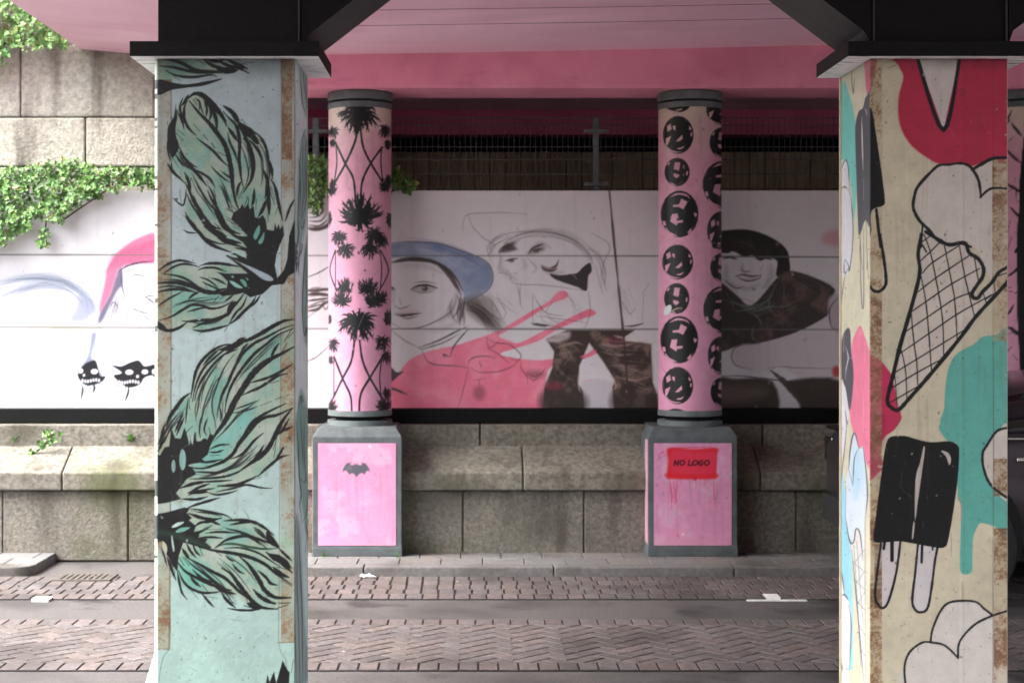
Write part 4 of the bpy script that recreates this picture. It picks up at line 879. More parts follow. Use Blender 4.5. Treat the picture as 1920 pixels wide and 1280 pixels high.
    c.sketch('6: 40 378 80 372 120 385; 6: 220 385 270 378 310 390; 9: 110 478 150 470 200 478 248 472; 8: 115 480 170 502 230 492 248 474; 5: 140 440 160 455 195 450; 5: 40 490 110 540 160 530; 4: 260 420 240 450', (76, 62, 64), .85)
    c.stroke([125, 484, 170, 490, 230, 483], 6, (190, 180, 184), .9)
    c.fill([640,560,600,690,430,780,240,835,150,850,95,880,90,930,150,970,250,990,350,960,480,1030,660,1030,700,800,700,560], (196, 188, 192), 1, 2)
    c.sketch('4: 240 840 130 850 92 890 110 950 200 975; 3: 280 970 350 960 440 965 660 970; 6: 0 1010 150 1010 280 1025 440 1040 560 1030 660 1005; 4: 320 965 290 990', ln, .8)
    c.fill([-60,1015,100,1025,310,1040,310,1250,-60,1250], (62, 52, 48), 1, 3); c.fill([380,1040,670,1035,670,1250,500,1250,440,1130], (62, 52, 48), 1, 3)
    c.fill([-60,1060,200,1060,280,1100,150,1150,-60,1140], (120, 104, 98), .6, 10); c.sketch('5: 370 1020 400 1060 440 1110 510 1185; 26: 300 980 370 1040 430 1110 490 1180', (70, 60, 60), .9)
    c.ell(660, 275, 90, 45, (190, 80, 90), .35, 6); c.ell(650, 985, 22, 30, (180, 60, 60), .9, 3); c.fill([610,600,665,580,680,760,640,770,610,700], (176, 166, 172), 1, 3); c.stroke([660, 590, 615, 650, 620, 740, 650, 765], 5, ln)
    # panel joints
    c.frame(0, 0, 1)
    for y0, y1, y2 in ((477, 479, 483), (613, 616, 618)):
        c.stroke([-250, y0, 300, y0 + 1, 580, y1, 1200, y1 + 1, 1690, y2], 2.2, (96, 98, 96), .9, (1, 1), rough=.25)
    c.sketch('8: 70 612 120 614 190 616; 5: 100 617 140 619', (140, 140, 124), .5)
    c.stroke([1142, 352, 1152, 460, 1162, 560, 1172, 660, 1180, 778], 3, (60, 52, 46), .9, (1, 1), rough=.4)
    c.speckle(140, (110, 100, 94), 155, 1.6, .4); c.streaks(70, (120, 112, 108), 156, L=(60, 300), w=(2, 9), alpha=.06); c.wear(120, (150, 142, 142), 157)
    return c
# ------------------------------------------------------------------ the painted pedestal faces
def pedestal_canvas(x0, x1, kind):
    pk = (208, 142, 176)
    c = Canvas(x0, 825, x1, 1050, pk, 1.0); c.mottle(40, .045, 160 + kind); c.mottle(7, .035, 165 + kind)
    n = vnoise(c.h, c.w, 34, 170 + kind); k = np.clip((n - .55) * 4, 0, .45); c.a += (np.array((206, 176, 194)) - c.a) * k[..., None]
    h = np.arange(c.h)[:, None] / c.h; w = np.clip((h - .80 + (n - .5) * .25) * 6, 0, 1)
    c.a += (np.array((204, 150, 168)) - c.a) * (w * .6)[..., None]
    w = np.clip((h - .885 + (vnoise(c.h, c.w, 8, 175 + kind) - .5) * .09) * 22, 0, 1); c.a += (np.array((132, 136, 132)) - c.a) * w[..., None]
    r = np.random.default_rng(180 + kind); c.frame(0, 0, 1)
    for _ in range(26):
        x, y = x0 + r.random() * (x1 - x0), 840 + r.random() * 170; a = r.random() * 6.3; L = 2 + r.random() * 5
        c.stroke([x, y, x + L * math.cos(a), y + L * .5, x + L * 1.2, y + L * math.sin(a)], .8, (130, 90, 130), .5)
    c.streaks(16, (140, 100, 124), 241 + kind, L=(30, 120), alpha=.22); c.wear(46, (150, 120, 140), 243 + kind); c.wear(20, (224, 196, 210), 245 + kind)
    if kind == 0:
        c.frame(560, 770, 3.88)
        c.fill([320,445,325,415,345,385,380,372,372,392,400,395,408,380,418,392,428,380,436,394,462,392,455,372,490,385,512,415,520,445,505,432,492,440,480,462,462,450,445,455,422,480,400,455,380,452,370,466,358,445,340,430], (84, 84, 92), smooth=False)
        c.fill([345,410,380,395,380,430,350,425], (120, 116, 124), .5, 3)
    else:
        c.frame(1150, 780, 4.0); rd = (212, 40, 58)
        c.fill([415,240,600,250,770,240,778,300,772,440,760,465,610,470,420,462,405,420,418,330], (214, 52, 78), 1, 1.2)
        c.fill([415,240,600,250,770,240,765,265,600,262,440,262,430,440,405,455,412,330], (216, 34, 44), .8, 3)
        c.fill([405,425,600,440,770,430,765,465,600,468,415,465], (216, 34, 44), .8, 3)
        c.sketch('5: 400 240 520 236 640 232 770 236; 6: 425 460 432 560 440 600 430 700; 4: 452 460 456 560 460 660; 6: 478 460 475 540 470 600 482 700; 5: 510 460 512 510; 4: 565 460 575 515; 5: 620 460 620 535; 4: 650 460 650 520; 5: 685 460 688 510; 5: 752 460 755 560 757 620 768 690; 4: 725 460 728 520; 5: 460 545 470 560; 5: 350 275 330 340; 5: 380 260 340 290; 4: 400 300 360 262; 6: 470 880 490 905; 5: 490 875 480 895 500 905; 4: 455 850 460 870; 4: 545 450 548 480; 4: 590 460 592 490; 4: 705 460 704 500', rd, .85)
        c.ell(612, 465, 16, 18, rd, 1)
        bl = (26, 14, 20)
        # N O  L O G O
        def O(x, w=38):
            t = np.linspace(0, 2 * math.pi, 14); y = 348 + 17 * np.sin(t); xx = x + w / 2 * np.cos(t) - (y - 348) * .22
            c.stroke(np.stack([xx, y], 1).reshape(-1), 9, bl, 1, (1, 1), rough=.1)
        def ln_(*p): c.stroke(list(p), 9.5, bl, 1, (1, 1), rough=.1)
        ln_(455, 367, 463, 330); ln_(463, 330, 482, 367); ln_(482, 367, 490, 330); O(517, 34)
        ln_(570, 330, 562, 366); ln_(562, 366, 588, 366); O(614, 36)
        c.stroke([672, 336, 660, 331, 646, 340, 641, 355, 648, 366, 662, 366, 668, 352, 656, 351], 9, bl, 1, (1, 1)); O(702, 36)
    return c
# ================================================================== the place
# ------------------------------------------------------------------ ground
def sheet(name, x0, x1, y0, y1, z, m, kind='structure'):
    b = MB(); b.add([(x0, y0, z), (x1, y0, z), (x1, y1, z), (x0, y1, z)], [(0, 1, 2, 3)])
    return tag(b.build(name, m, fix=False), kind=kind)
sheet('road', -60, 60, -40, 80, 0.0, M['asphalt'])

def clip_poly(p, axis, lim, keep_less):
    out = []
    for i in range(len(p)):
        a, b = p[i], p[(i + 1) % len(p)]
        ia = (a[axis] <= lim) == keep_less; ib = (b[axis] <= lim) == keep_less
        if ia: out.append(a)
        if ia != ib:
            t = (lim - a[axis]) / (b[axis] - a[axis]); out.append((a[0] + (b[0] - a[0]) * t, a[1] + (b[1] - a[1]) * t))
    return out
def paving(name, polys, m, ztop, zbot, bevel, seed, spread=0.2):
    """each paver is a real bevelled block with a tone and a height of its own"""
    r = np.random.default_rng(seed)
    bm = bmesh.new(); lay = bm.verts.layers.float_color.new('tone')
    for p in polys:
        if len(p) < 3: continue
        z = ztop + (r.random() - .5) * 0.0012; t = 1 - spread + r.random() * spread * 2 * .75; w = (r.random() - .5) * .10
        cx = sum(q[0] for q in p) / len(p); cy = sum(q[1] for q in p) / len(p); ins = []
        for q in p:
            dx, dy = cx - q[0], cy - q[1]; L = math.hypot(dx, dy); ins.append((q[0] + dx / L * bevel * 1.3, q[1] + dy / L * bevel * 1.3))
        tx, ty = (r.random() - .5) * .008, (r.random() - .5) * .008
        v0 = [bm.verts.new((q[0], q[1], zbot)) for q in p]; v1 = [bm.verts.new((q[0], q[1], z - bevel)) for q in p]
        v2 = [bm.verts.new((q[0], q[1], z + (q[0] - cx) * tx + (q[1] - cy) * ty)) for q in ins]
        for v in v0 + v1 + v2: v[lay] = (t * (1 + w), t, t * (1 - w * .6), 1)
        n = len(p)
        for i in range(n):
            j = (i + 1) % n
            bm.faces.new((v0[i], v0[j], v1[j], v1[i])); bm.faces.new((v1[i], v1[j], v2[j], v2[i]))
        bm.faces.new(v2)
    bmesh.ops.recalc_face_normals(bm, faces=bm.faces)
    me = bpy.data.meshes.new(name); bm.to_mesh(me); bm.free(); me.materials.append(m)
    return tag(link(name, me), kind='structure')
XL, XR = -6.0, 6.0
g = 0.005
# herringbone
polys = []; BW, c45 = 0.088, math.sqrt(.5)
for i in range(-110, 110):
    for j in range(-110, 110):
        k = (i - j) % 4
        if k == 0: r4 = (i * BW + g, j * BW + g, (i + 2) * BW - g, (j + 1) * BW - g)
        elif k == 3: r4 = (i * BW + g, j * BW + g, (i + 1) * BW - g, (j + 2) * BW - g)
        else: continue
        q = [(r4[0], r4[1]), (r4[2], r4[1]), (r4[2], r4[3]), (r4[0], r4[3])]
        q = [((x - y) * c45, (x + y) * c45 + 8.0) for x, y in q]
        if max(a[1] for a in q) < 7.52 or min(a[1] for a in q) > 8.44 or max(a[0] for a in q) < XL or min(a[0] for a in q) > XR: continue
        q = clip_poly(q, 1, 8.44, True); q = clip_poly(q, 1, 7.52, False) if len(q) > 2 else q
        if len(q) > 2: polys.append(q)
for a, b in ((8.445, 8.58), (7.37, 7.515)):
    x = XL
    while x < XR:
        w = .09 + (random.random() - .5) * .004; polys.append([(x + g, a), (x + w - g, a), (x + w - g, b), (x + g, b)]); x += w
paving('herringbone_brick_paving', polys, M['brick'], 0.0085, -0.02, 0.002, 3)
sheet('brick_bedding', XL, XR, 7.36, 8.59, 0.004, M['sand'])
polys = []
rows = [9.215 + i * .155 for i in range(6)]
for k in range(5):
    x = XL + (k % 2) * .045 * 1.0; a, b = rows[k], rows[k + 1]
    while x < XR:
        w = .092 + (random.random() - .5) * .008
        sh = -0.045 * (k % 2) * max(0.0, min(1.0, (0.4 - x) / 1.2))
        polys.append([(x + g + sh, a + g), (x + w - g + sh, a + g), (x + w - g + sh, b - g), (x + g + sh, b - g)]); x += w
paving('gutter_brick_paving', polys, M['brick'], 0.009, -0.02, 0.003, 4, 0.24)
sheet('gutter_bedding', XL, XR, 9.205, 10.0, 0.004, M['sand'])

def kerb_outline(x0, x1, y0, y1, r, left, right):
    p = [(x0, y1)]
    if left:
        for i in range(9): t = R(180 + 90 * i / 8); p.append((x0 + r + r * math.cos(t), y0 + r + r * math.sin(t)))
    else: p.append((x0, y0))
    if right:
        for i in range(9): t = R(270 + 90 * i / 8); p.append((x1 - r + r * math.cos(t), y0 + r + r * math.sin(t)))
    else: p.append((x1, y0))
    return p + [(x1, y1)]
def pavement(x0, x1, left, right, seed, jx):
    b = MB(); zt = 0.063
    # kerb stones with real joints
    xs = [x0] + [x for x in jx if x0 < x < x1] + [x1]
    for i in range(len(xs) - 1):
        le, ri = left and i == 0, right and i == len(xs) - 2
        out = kerb_outline(xs[i] + .003, xs[i + 1] - .003, 10.0, 10.14, .12, le, ri)
        b.prism(out, 'z', -.05, zt)
    k = b.build('kerb', M['pave'], bevel=0.012, seg=3)
    at = k.data.color_attributes.new('tone', 'FLOAT_COLOR', 'POINT')
    at.data.foreach_set('color', np.tile(np.array([.86, .86, .88, 1.0], np.float32), len(k.data.vertices)))
    tag(k, kind='structure')
    ps = []
    for a, c, off in ((10.146, 10.38, 0.0), (10.386, 10.72, .12)):
        x = x0 + off - .26
        while x < x1:
            u, v = max(x, x0 + (.0 if not left else .01)), min(x + .255, x1 - .005)
            if v - u > .03: ps.append([(u, a), (v, a), (v, c), (u, c)])
            x += .26
    paving('pavement', ps, M['pave'], zt - .002, -.03, 0.004, seed, 0.10)
    b = MB(); b.box(x0 + .02, x1 - .02, 10.1, 10.75, -.02, zt - .012); tag(b.build('pavement_bedding', M['sand']), kind='structure')
pavement(-5.5, -2.69, False, True, 5, [-4.6, -3.6])
pavement(-1.75, 2.5, True, True, 6, [-.66, .5, 1.6])

# painted road marks, drain, litter
def mark(px0, px1, Y0, Y1, label):
    b = MB(); x0, x1 = WX(px0, 9.2), WX(px1, 9.2); b.box(x0, x1, Y0, Y1, 0.0, 0.0145); o = b.build('road_marking', M['white_paint'], bevel=.001)
    return o
b = MB(); b.box(WX(1400, 9.19), WX(1512, 9.19), 9.165, 9.205, 0.001, 0.0045); b.box(WX(1432, 9.3), WX(1458, 9.3), 9.208, 9.33, 0.001, 0.0150)
tag(b.build('road_marking', M['white_paint']), 'white T-shaped parking mark painted across the brick gutter edge', 'road marking')
b = MB(); b.box(WX(64, 9.2), WX(96, 9.2), 9.14, 9.235, 0.001, 0.0148)
tag(b.build('road_marking', M['white_paint']), 'short white painted block on the road near the drain', 'road marking')
X0, X1 = WX(108, 9.95), WX(216, 9.95)
dr = empty('drain_grate', ((X0 + X1) / 2, 9.92, 0), 'cast iron street drain grate set in the brick gutter', 'drain')
b = MB(); b.box(X0, X1, 9.80, 9.825, 0, .019); b.box(X0, X1, 10.02, 10.045, 0, .019); b.box(X0, X0 + .025, 9.825, 10.02, 0, .019); b.box(X1 - .025, X1, 9.825, 10.02, 0, .019)
b.build('frame', M['grate'], dr, bevel=.002)
b = MB(); n = 9
for i in range(n):
    x = X0 + .03 + (X1 - X0 - .07) * i / (n - 1); b.add([(x - .01, 9.827, .018), (x + .012, 9.827, .018), (x + .012, 10.018, .018), (x - .01, 10.018, .018), (x - .01, 9.827, .005), (x + .012, 9.827, .005), (x + .012, 10.018, .005), (x - .01, 10.018, .005)], [(0, 1, 2, 3), (4, 7, 6, 5), (0, 4, 5, 1), (1, 5, 6, 2), (2, 6, 7, 3), (3, 7, 4, 0)])
b.build('bars', M['grate'], dr)
b = MB(); b.box(X0 + .02, X1 - .02, 9.82, 10.025, .0065, .0125); b.build('pit_shade', M['shade_black'], dr)  # flat black box painting the darkness under the bars
def litter(px, Y, w, seed, label, name='crumpled_paper', z=.01):
    r = np.random.default_rng(seed); b = MB(); n = 7; vs = []; x = WX(px, Y)
    for i in range(n):
        for j in range(n):
            e = 1 - .3 * abs(i - 3) / 3 * r.random()
            vs.append((x + (i - 3) / 3 * w * e, Y + (j - 3) / 3 * w * .6 * (1 - .3 * r.random()), z + .003 + r.random() * .022 * (1 - abs(i - 3) / 4)))
    b.add(vs, [(i * n + j, i * n + j + 1, (i + 1) * n + j + 1, (i + 1) * n + j) for i in range(n - 1) for j in range(n - 1)])
    o = b.build(name, M['white_paint']); md = o.modifiers.new('t', 'SOLIDIFY'); md.thickness = .001
    return tag(o, label, 'litter')
litter(692, 9.94, .045, 3, 'crumpled white paper lying in the gutter by the kerb')
litter(680, 9.96, .02, 4, 'tiny white paper scrap left of the crumpled paper')

r_ = np.random.default_rng(61); bm = bmesh.new(); lay = bm.verts.layers.float_color.new('tone')
for _ in range(420):
    x = -3.4 + r_.random() * 6.6; k_ = r_.random()
    if k_ < .5: y, z = 9.99 - abs(r_.normal(0, .05)), .0105
    elif k_ < .8: y, z = 10.60 - abs(r_.normal(0, .03)), .0645
    else: y, z = 7.4 + r_.random() * 2.5, .0105
    if z > .05 and (x < -1.7 or x > 2.4): continue
    s_ = .004 + r_.random() ** 2 * .016; a_ = r_.random() * 6.28; q = r_.random(); c_ = (1.1, .85, .6, 1) if q < .6 else ((2.6, 2.5, 2.4, 1) if q > .93 else (.45, .42, .36, 1))
    vs_ = [bm.verts.new((x + s_ * math.cos(a_ + t_) * f_, y + s_ * math.sin(a_ + t_) * f_, z + .002 + r_.random() * s_ * .4)) for t_, f_ in ((0, 1), (1.3, .55), (2.9, .9), (4.6, .5))]
    for v_ in vs_: v_[lay] = c_
    bm.faces.new(vs_)
me = bpy.data.meshes.new('street_debris'); bm.to_mesh(me); bm.free(); me.materials.append(M['pave'])
tag(link('street_debris', me), 'small dead leaves and grit lying along the kerb and gutter', 'debris', kind='stuff')
# ------------------------------------------------------------------ granite wall
r_ = np.random.default_rng(20)
def tone_obj(o, vals):
    me = o.data; at = me.color_attributes.new('tone', 'FLOAT_COLOR', 'POINT')
    a = np.ones((len(me.vertices), 4), np.float32); a[:, :3] = vals; at.data.foreach_set('color', a.reshape(-1))
def block_course(cuts, y0, y1, z0, z1, m, bevel, parent, name, seed, prof=None):
    """a course of stones as one mesh: joints are real gaps"""
    r = np.random.default_rng(seed); bm = bmesh.new(); lay = bm.verts.layers.float_color.new('tone')
    for i in range(len(cuts) - 1):
        a, c = cuts[i] + .0035, cuts[i + 1] - .0035
        t = .74 + r.random() * .42; tt = (t, t * (.98 + r.random() * .02), t * (.95 + r.random() * .04), 1); dy = (r.random() - .5) * .008
        outline = prof or [(y0, z0), (y0, z1), (y1, z1), (y1, z0)]
        vs = [[bm.verts.new((x, p[0] + dy, p[1])) for p in outline] for x in (a, c)]
        n = len(outline); fs = [bm.faces.new(vs[0]), bm.faces.new(vs[1][::-1])]
        for q in range(n): fs.append(bm.faces.new((vs[0][q], vs[1][q], vs[1][(q + 1) % n], vs[0][(q + 1) % n])))
        for k in vs:
            for v in k: v[lay] = tt
    bmesh.ops.recalc_face_normals(bm, faces=bm.faces)
    bmesh.ops.bevel(bm, geom=list(bm.edges), offset=bevel, segments=2, profile=.5, affect='EDGES', clamp_overlap=True)
    me = bpy.data.meshes.new(name); bm.to_mesh(me); bm.free(); me.materials.append(m)
    return link(name, me, parent)
wall = empty('granite_wall', (0, 10.9, 0), 'long grey granite retaining wall with sloped coping running under the mural', 'wall')
cx = lambda pxs, Y: [WX(p, Y) for p in pxs]
block_course(cx([-700, -480, -240, 5, 240, 470, 650, 868, 1095, 1300, 1493, 1720, 1950, 2200, 2500], 10.62), 10.62, 10.9, .01, .463, M['stone'], .008, wall, 'lower_course', 31)
block_course(cx([-800, -330, 125, 560, 980, 1420, 1860, 2400], 10.7), 0, 0, 0, 0, M['stone_top'], .010, wall, 'coping', 32, prof=[(10.575, .468), (10.572, .582), (10.88, .742), (10.88, .468)])
block_course(cx([-800, -120, 420, 900, 1430, 1900, 2400], 10.86), 10.86, 11.08, .70, .872, M['stone_top'], .008, wall, 'top_course', 33)
b = MB(); b.box(WX(-700, 10.62), WX(2500, 10.62), 10.64, 11.0, 0, .46); b.box(WX(-700, 10.62), WX(2500, 10.62), 10.89, 11.0, .46, .72); b.build('mortar', M['joint'], wall)
b = MB(); b.box(WX(-700, 10.62), WX(2500, 10.62), 11.105, 11.34, .0, 2.425); b.build('backing_wall', M['dark_wall'], wall)
# upper left wall
uw = empty('granite_abutment', (-3.0, 11.2, 2.4), 'tall granite block wall above the mural at the left of the bridge', 'wall')
Yw = 11.16
for k, (za, zb, cuts) in enumerate(((WZ(312, Yw), WZ(221, Yw), [-700, -430, -140, 160, 420, 520]), (WZ(219, Yw), WZ(84, Yw), [-700, -500, -230, 38, 289, 520]), (WZ(400, Yw), WZ(314, Yw), [-700, -300, 20, 290, 520]), (WZ(82, Yw), WZ(-60, Yw), [-700, -350, -60, 132]))):
    block_course(cx(cuts, Yw), Yw, Yw + .4, za, zb, M['stone_light'], .012, uw, 'block_course', 40 + k)
b = MB(); b.box(WX(-700, Yw), WX(515, Yw), Yw + .03, Yw + .38, 2.2, WZ(84, Yw)); b.build('mortar', M['joint'], uw)

# ------------------------------------------------------------------ mural
mur = empty('painted_mural', (0, 11.05, .95), 'long white mural of drawn faces, beret, pink splash and leather trousers', 'mural')
c = mural_canvas()
xs = np.arange(WX(-250, 11.05), WX(1690, 11.05), 1.6 * 11.05 / F); zs = np.arange(.94, 2.436, 1.6 * 11.05 / F)
path = np.stack([xs, np.full_like(xs, 11.05)], 1); px, py = proj(path, zs)
grid_mesh('painted_face', path, zs, c.at(px, py), M['mural_paint'], mur)
b = MB(); b.box(xs[0], xs[-1], 11.054, 11.10, .94, 2.434); b.build('boards', M['galv'], mur)
for xa, xb in ((xs[-1] + .01, 7.0), (-6, xs[0] - .01)):
    b = MB(); b.box(xa, xb, 11.05, 11.10, .94, 2.434); b.build('plain_board', M['mural_plain'], mur)
b = MB(); b.prism([(10.975, .878), (10.975, .970), (11.048, .974), (11.048, .878)], 'x', -6.0, 7.0)
b.build('base_channel', M['black_steel'], mur, bevel=.003)

# ------------------------------------------------------------------ bridge deck
br = empty('bridge_deck', (0, 8, 3.3), 'pink painted underside of the bridge deck with its deep crossbeam', 'bridge')
profx = [(-2.66, 3.405), (-1.9, 3.34), (-.95, 3.262), (.7, 3.29), (2.3, 3.325), (5, 3.36), (40, 3.4)]
DY0 = 4.2
b = MB(); n = len(profx)
vs = [(x, DY0, z) for x, z in profx] + [(x, 11.2, z) for x, z in profx] + [(x, DY0, 4.0) for x, z in profx] + [(x, 11.2, 4.0) for x, z in profx]
fs = []
for i in range(n - 1):
    fs += [(i, n + i, n + i + 1, i + 1), (2 * n + i, 2 * n + i + 1, 3 * n + i + 1, 3 * n + i), (i, i + 1, 2 * n + i + 1, 2 * n + i), (n + i, 3 * n + i, 3 * n + i + 1, n + i + 1)]
fs += [(0, 2 * n, 3 * n, n), (n - 1, 2 * n - 1, 4 * n - 1, 3 * n - 1)]
b.add(vs, fs); b.build('soffit', M['soffit'], br)
for ya, yb in ((8.98, 9.10), (9.46, 9.54)):
    for i in range(2, n - 2):
        (xa, za), (xb, zb) = profx[i], profx[i + 1]; f0, f1 = (xa + .95) / 6, (xb + .95) / 6
        b = MB(); b.tube((xa, ya + (yb - ya) * f0, za - .0005), (xb, ya + (yb - ya) * f1, zb - .0005), .0025, n=6); b.build('board_line', M['board_line'], br)
b = MB(); b.box(-1.55, 40, 11.21, 14.5, 3.27, 4.0); b.build('rear_soffit', M['soffit'], br)
b = MB(); b.box(-1.35, 40, 10.5, 11.0, 3.05, 3.5); b.build('crossbeam', M['beam_pink'], br, bevel=.012)
b = MB(); b.box(-1.6, 40, 13.35, 13.6, 3.065, 3.268); b.build('rear_beam', M['beam_dark'], br)
sb = empty('sky_block_building', (5, -10, 0), 'plain unseen building added behind the viewer to hold back sky light', 'building')  # unseen building, added to keep sky light off the pillar fronts
b = MB(); b.box(-7, 10, -12, -5.0, 0, 14.0); b.build('wall', M['dark_wall'], sb)
sb = empty('sky_block_building', (-9, -3, 0), 'plain unseen building added at the near left to hold back sky light', 'building')  # unseen building, added to cut the light from the left rear
b = MB(); b.box(-24, -16.5, -12.0, 2.5, 0, 6.5); b.build('wall', M['dark_wall'], sb)
sb = empty('sky_block_building', (-13, 10, 0), 'plain unseen building added at the far left to hold back low sky light', 'building')  # unseen low building, added so light falls off along the mural
b = MB(); b.box(-18, -12.0, 2.6, 16.0, 0, 3.5); b.build('wall', M['dark_wall'], sb)
rw = empty('rear_wall', (0, 13.5, 0), 'dark brown wall in shadow behind the wire fence', 'wall')
b = MB()
x = -1.6
while x < 12:
    b.box(x, x + .118, 13.42, 13.8, 0, 2.93); x += .125
b.build('ribbed_face', M['rear_brown'], rw); b = MB(); b.box(-1.6, 12, 13.46, 14.4, 0, 2.92); b.build('core', M['shade_black'], rw)
b = MB(); b.box(-1.9, -1.61, 11.58, 14.6, 0, 3.42); b.build('light_stop_wall', M['mural_plain'], rw)  # unseen wall added to close a bright gap and darken behind the fence
b = MB(); b.box(-1.6, 40, 14.4, 14.6, 2.92, 3.4); b.build('gap_shade', M['shade_black'], rw)  # black box giving the open gap its shade

# ------------------------------------------------------------------ wire fence on the wall top
YF = 11.22
fe = empty('wire_fence', (1.5, YF, 2.42), 'grey welded wire mesh fence with slim posts on the wall above the mural', 'fence')
def fpost(px):
    b = MB(); x = WX(px, YF); b.box(x - .02, x + .02, YF - .015, YF + .025, 2.425, WZ(221, YF)); b.box(x - .085, x + .085, YF - .024, YF - .016, WZ(250, YF), WZ(246, YF) + .01); b.box(x - .085, x + .085, YF - .024, YF - .016, WZ(349, YF), WZ(345, YF) + .01)
    b.build('post', M['col_grey'], fe, bevel=.002)
for p in (592, 1117, 1645, 2170): fpost(p)
b = MB(); x = WX(548, YF)
while x < WX(2200, YF):
    b.box(x - .0017, x + .0017, YF - .0112, YF - .0068, 2.44, WZ(219, YF)); x += .037
for z in (2.46, 2.56, 2.66, WZ(276, YF), WZ(236, YF), WZ(222, YF)): b.box(WX(545, YF), WX(2200, YF), YF - .0165, YF - .0112, z - .003, z + .003)
b.build('wire_mesh', M['wire'], fe)

# ------------------------------------------------------------------ round painted columns
def column(pcx, ppx, canvas, label, pcanvas=None, dense=True):
    Yc = 10.75; X = WX(pcx, Yc); rad = .2055
    t = empty('round_column', (X, Yc, 0), label, 'column', 'round painted columns on pedestals')
    n = 190 if dense else 90
    a = np.concatenate([np.linspace(-185, 5, n), np.linspace(5, 175, 40)[1:-1]]) * math.pi / 180
    path = np.stack([X + rad * np.cos(a), Yc + rad * np.sin(a)], 1)
    zs = np.arange(.975, 2.945, (1.25 if dense else 2.5) * 10.6 / F)
    px, py = proj(path, zs); back = (path[:, 1] > Yc + .03)
    px = np.where(back[None, :], VX + (path[:, 0])[None, :] * F / Yc, px)
    grid_mesh('shaft', path, zs, canvas.at(px, py), M['column_paint'], t, closed=True, smooth=True)
    b = MB(); R1 = rad + .001
    b.lathe(X, Yc, [(R1 + .004, 2.938), (R1 + .004, 2.976)]); b.build('top_ring', M['col_grey'], t, bevel=.003)
    b = MB(); b.lathe(X, Yc, [(.14, 2.976), (.14, 2.994)]); b.lathe(X, Yc, [(rad + .001, 2.990), (rad + .006, 2.998), (rad + .006, 3.040), (rad, 3.0495)]); b.build('top_bearing', M['col_grey'], t)
    b = MB(); b.lathe(X, Yc, [(R1 + .003, .944), (R1 + .003, .982)]); b.build('base_ring', M['col_grey'], t, bevel=.003)
    b = MB(); b.lathe(X, Yc, [(.16, .91), (.16, .946)]); b.build('bearing_core', M['shade_black'], t)
    b = MB(); b.lathe(X, Yc, [(rad + .006, .88), (rad + .006, .916)]); b.build('foot_ring', M['col_grey'], t, bevel=.003)
    # pedestal
    PX = WX(ppx, 10.45); hw = .2845
    b = MB(); y0, y1 = 10.45, 11.02
    def rect(h, dy, z): return [(PX - h, y0 + dy, z), (PX + h, y0 + dy, z), (PX + h, y1 - dy, z), (PX - h, y1 - dy, z)]
    b.add(rect(hw + .003, -.003, .06) + rect(hw + .003, -.003, .11) + rect(hw, 0, .13) + rect(hw, 0, .822) + rect(hw - .038, .038, .883),
          [(3, 2, 1, 0)] + [(4 * k + i, 4 * k + (i + 1) % 4, 4 * k + 4 + (i + 1) % 4, 4 * k + 4 + i) for k in range(4) for i in range(4)] + [(16, 17, 18, 19)])
    pd = b.build('pedestal', M['ped_grey'], t, bevel=.006)
    if pcanvas is not None:
        x0, x1 = PX - hw + .036, PX + hw - .036
        xs = np.arange(x0, x1, .0042); zs = np.arange(.132, .784, .0042); path = np.stack([xs, np.full_like(xs, 10.4475)], 1); px, py = proj(path, zs)
        pn = grid_mesh('painted_panel', path, zs, pcanvas.at(px, py), M['column_paint'], pd)
    b = MB(); b.box(PX - hw - .0025, PX - hw + .004, y0 + .02, y0 + .17, .14, .80); b.build('side_panel', M['ped_pink'], pd)
    return t
M['ped_grey'] = mat('ped_grey', lin(92, 98, 100), lin(72, 78, 80), 9, 0.55, 0.35, 60)
M['ped_pink'] = mat('ped_pink', lin(204, 152, 172), lin(188, 142, 160), 12, 0.6, .2, 40)
column(675, 669.5, palm_canvas(), 'round pink column with black palm trees on the bat stencil pedestal', pedestal_canvas(590, 750, 0))
column(1293.5, 1299, marble_canvas(), 'round pink column with black glossy balls on the NO LOGO pedestal', pedestal_canvas(1218, 1380, 1))
column(1912, 1915, branch_canvas(), 'round pink column with black thorny branches behind the dark car', None, False)

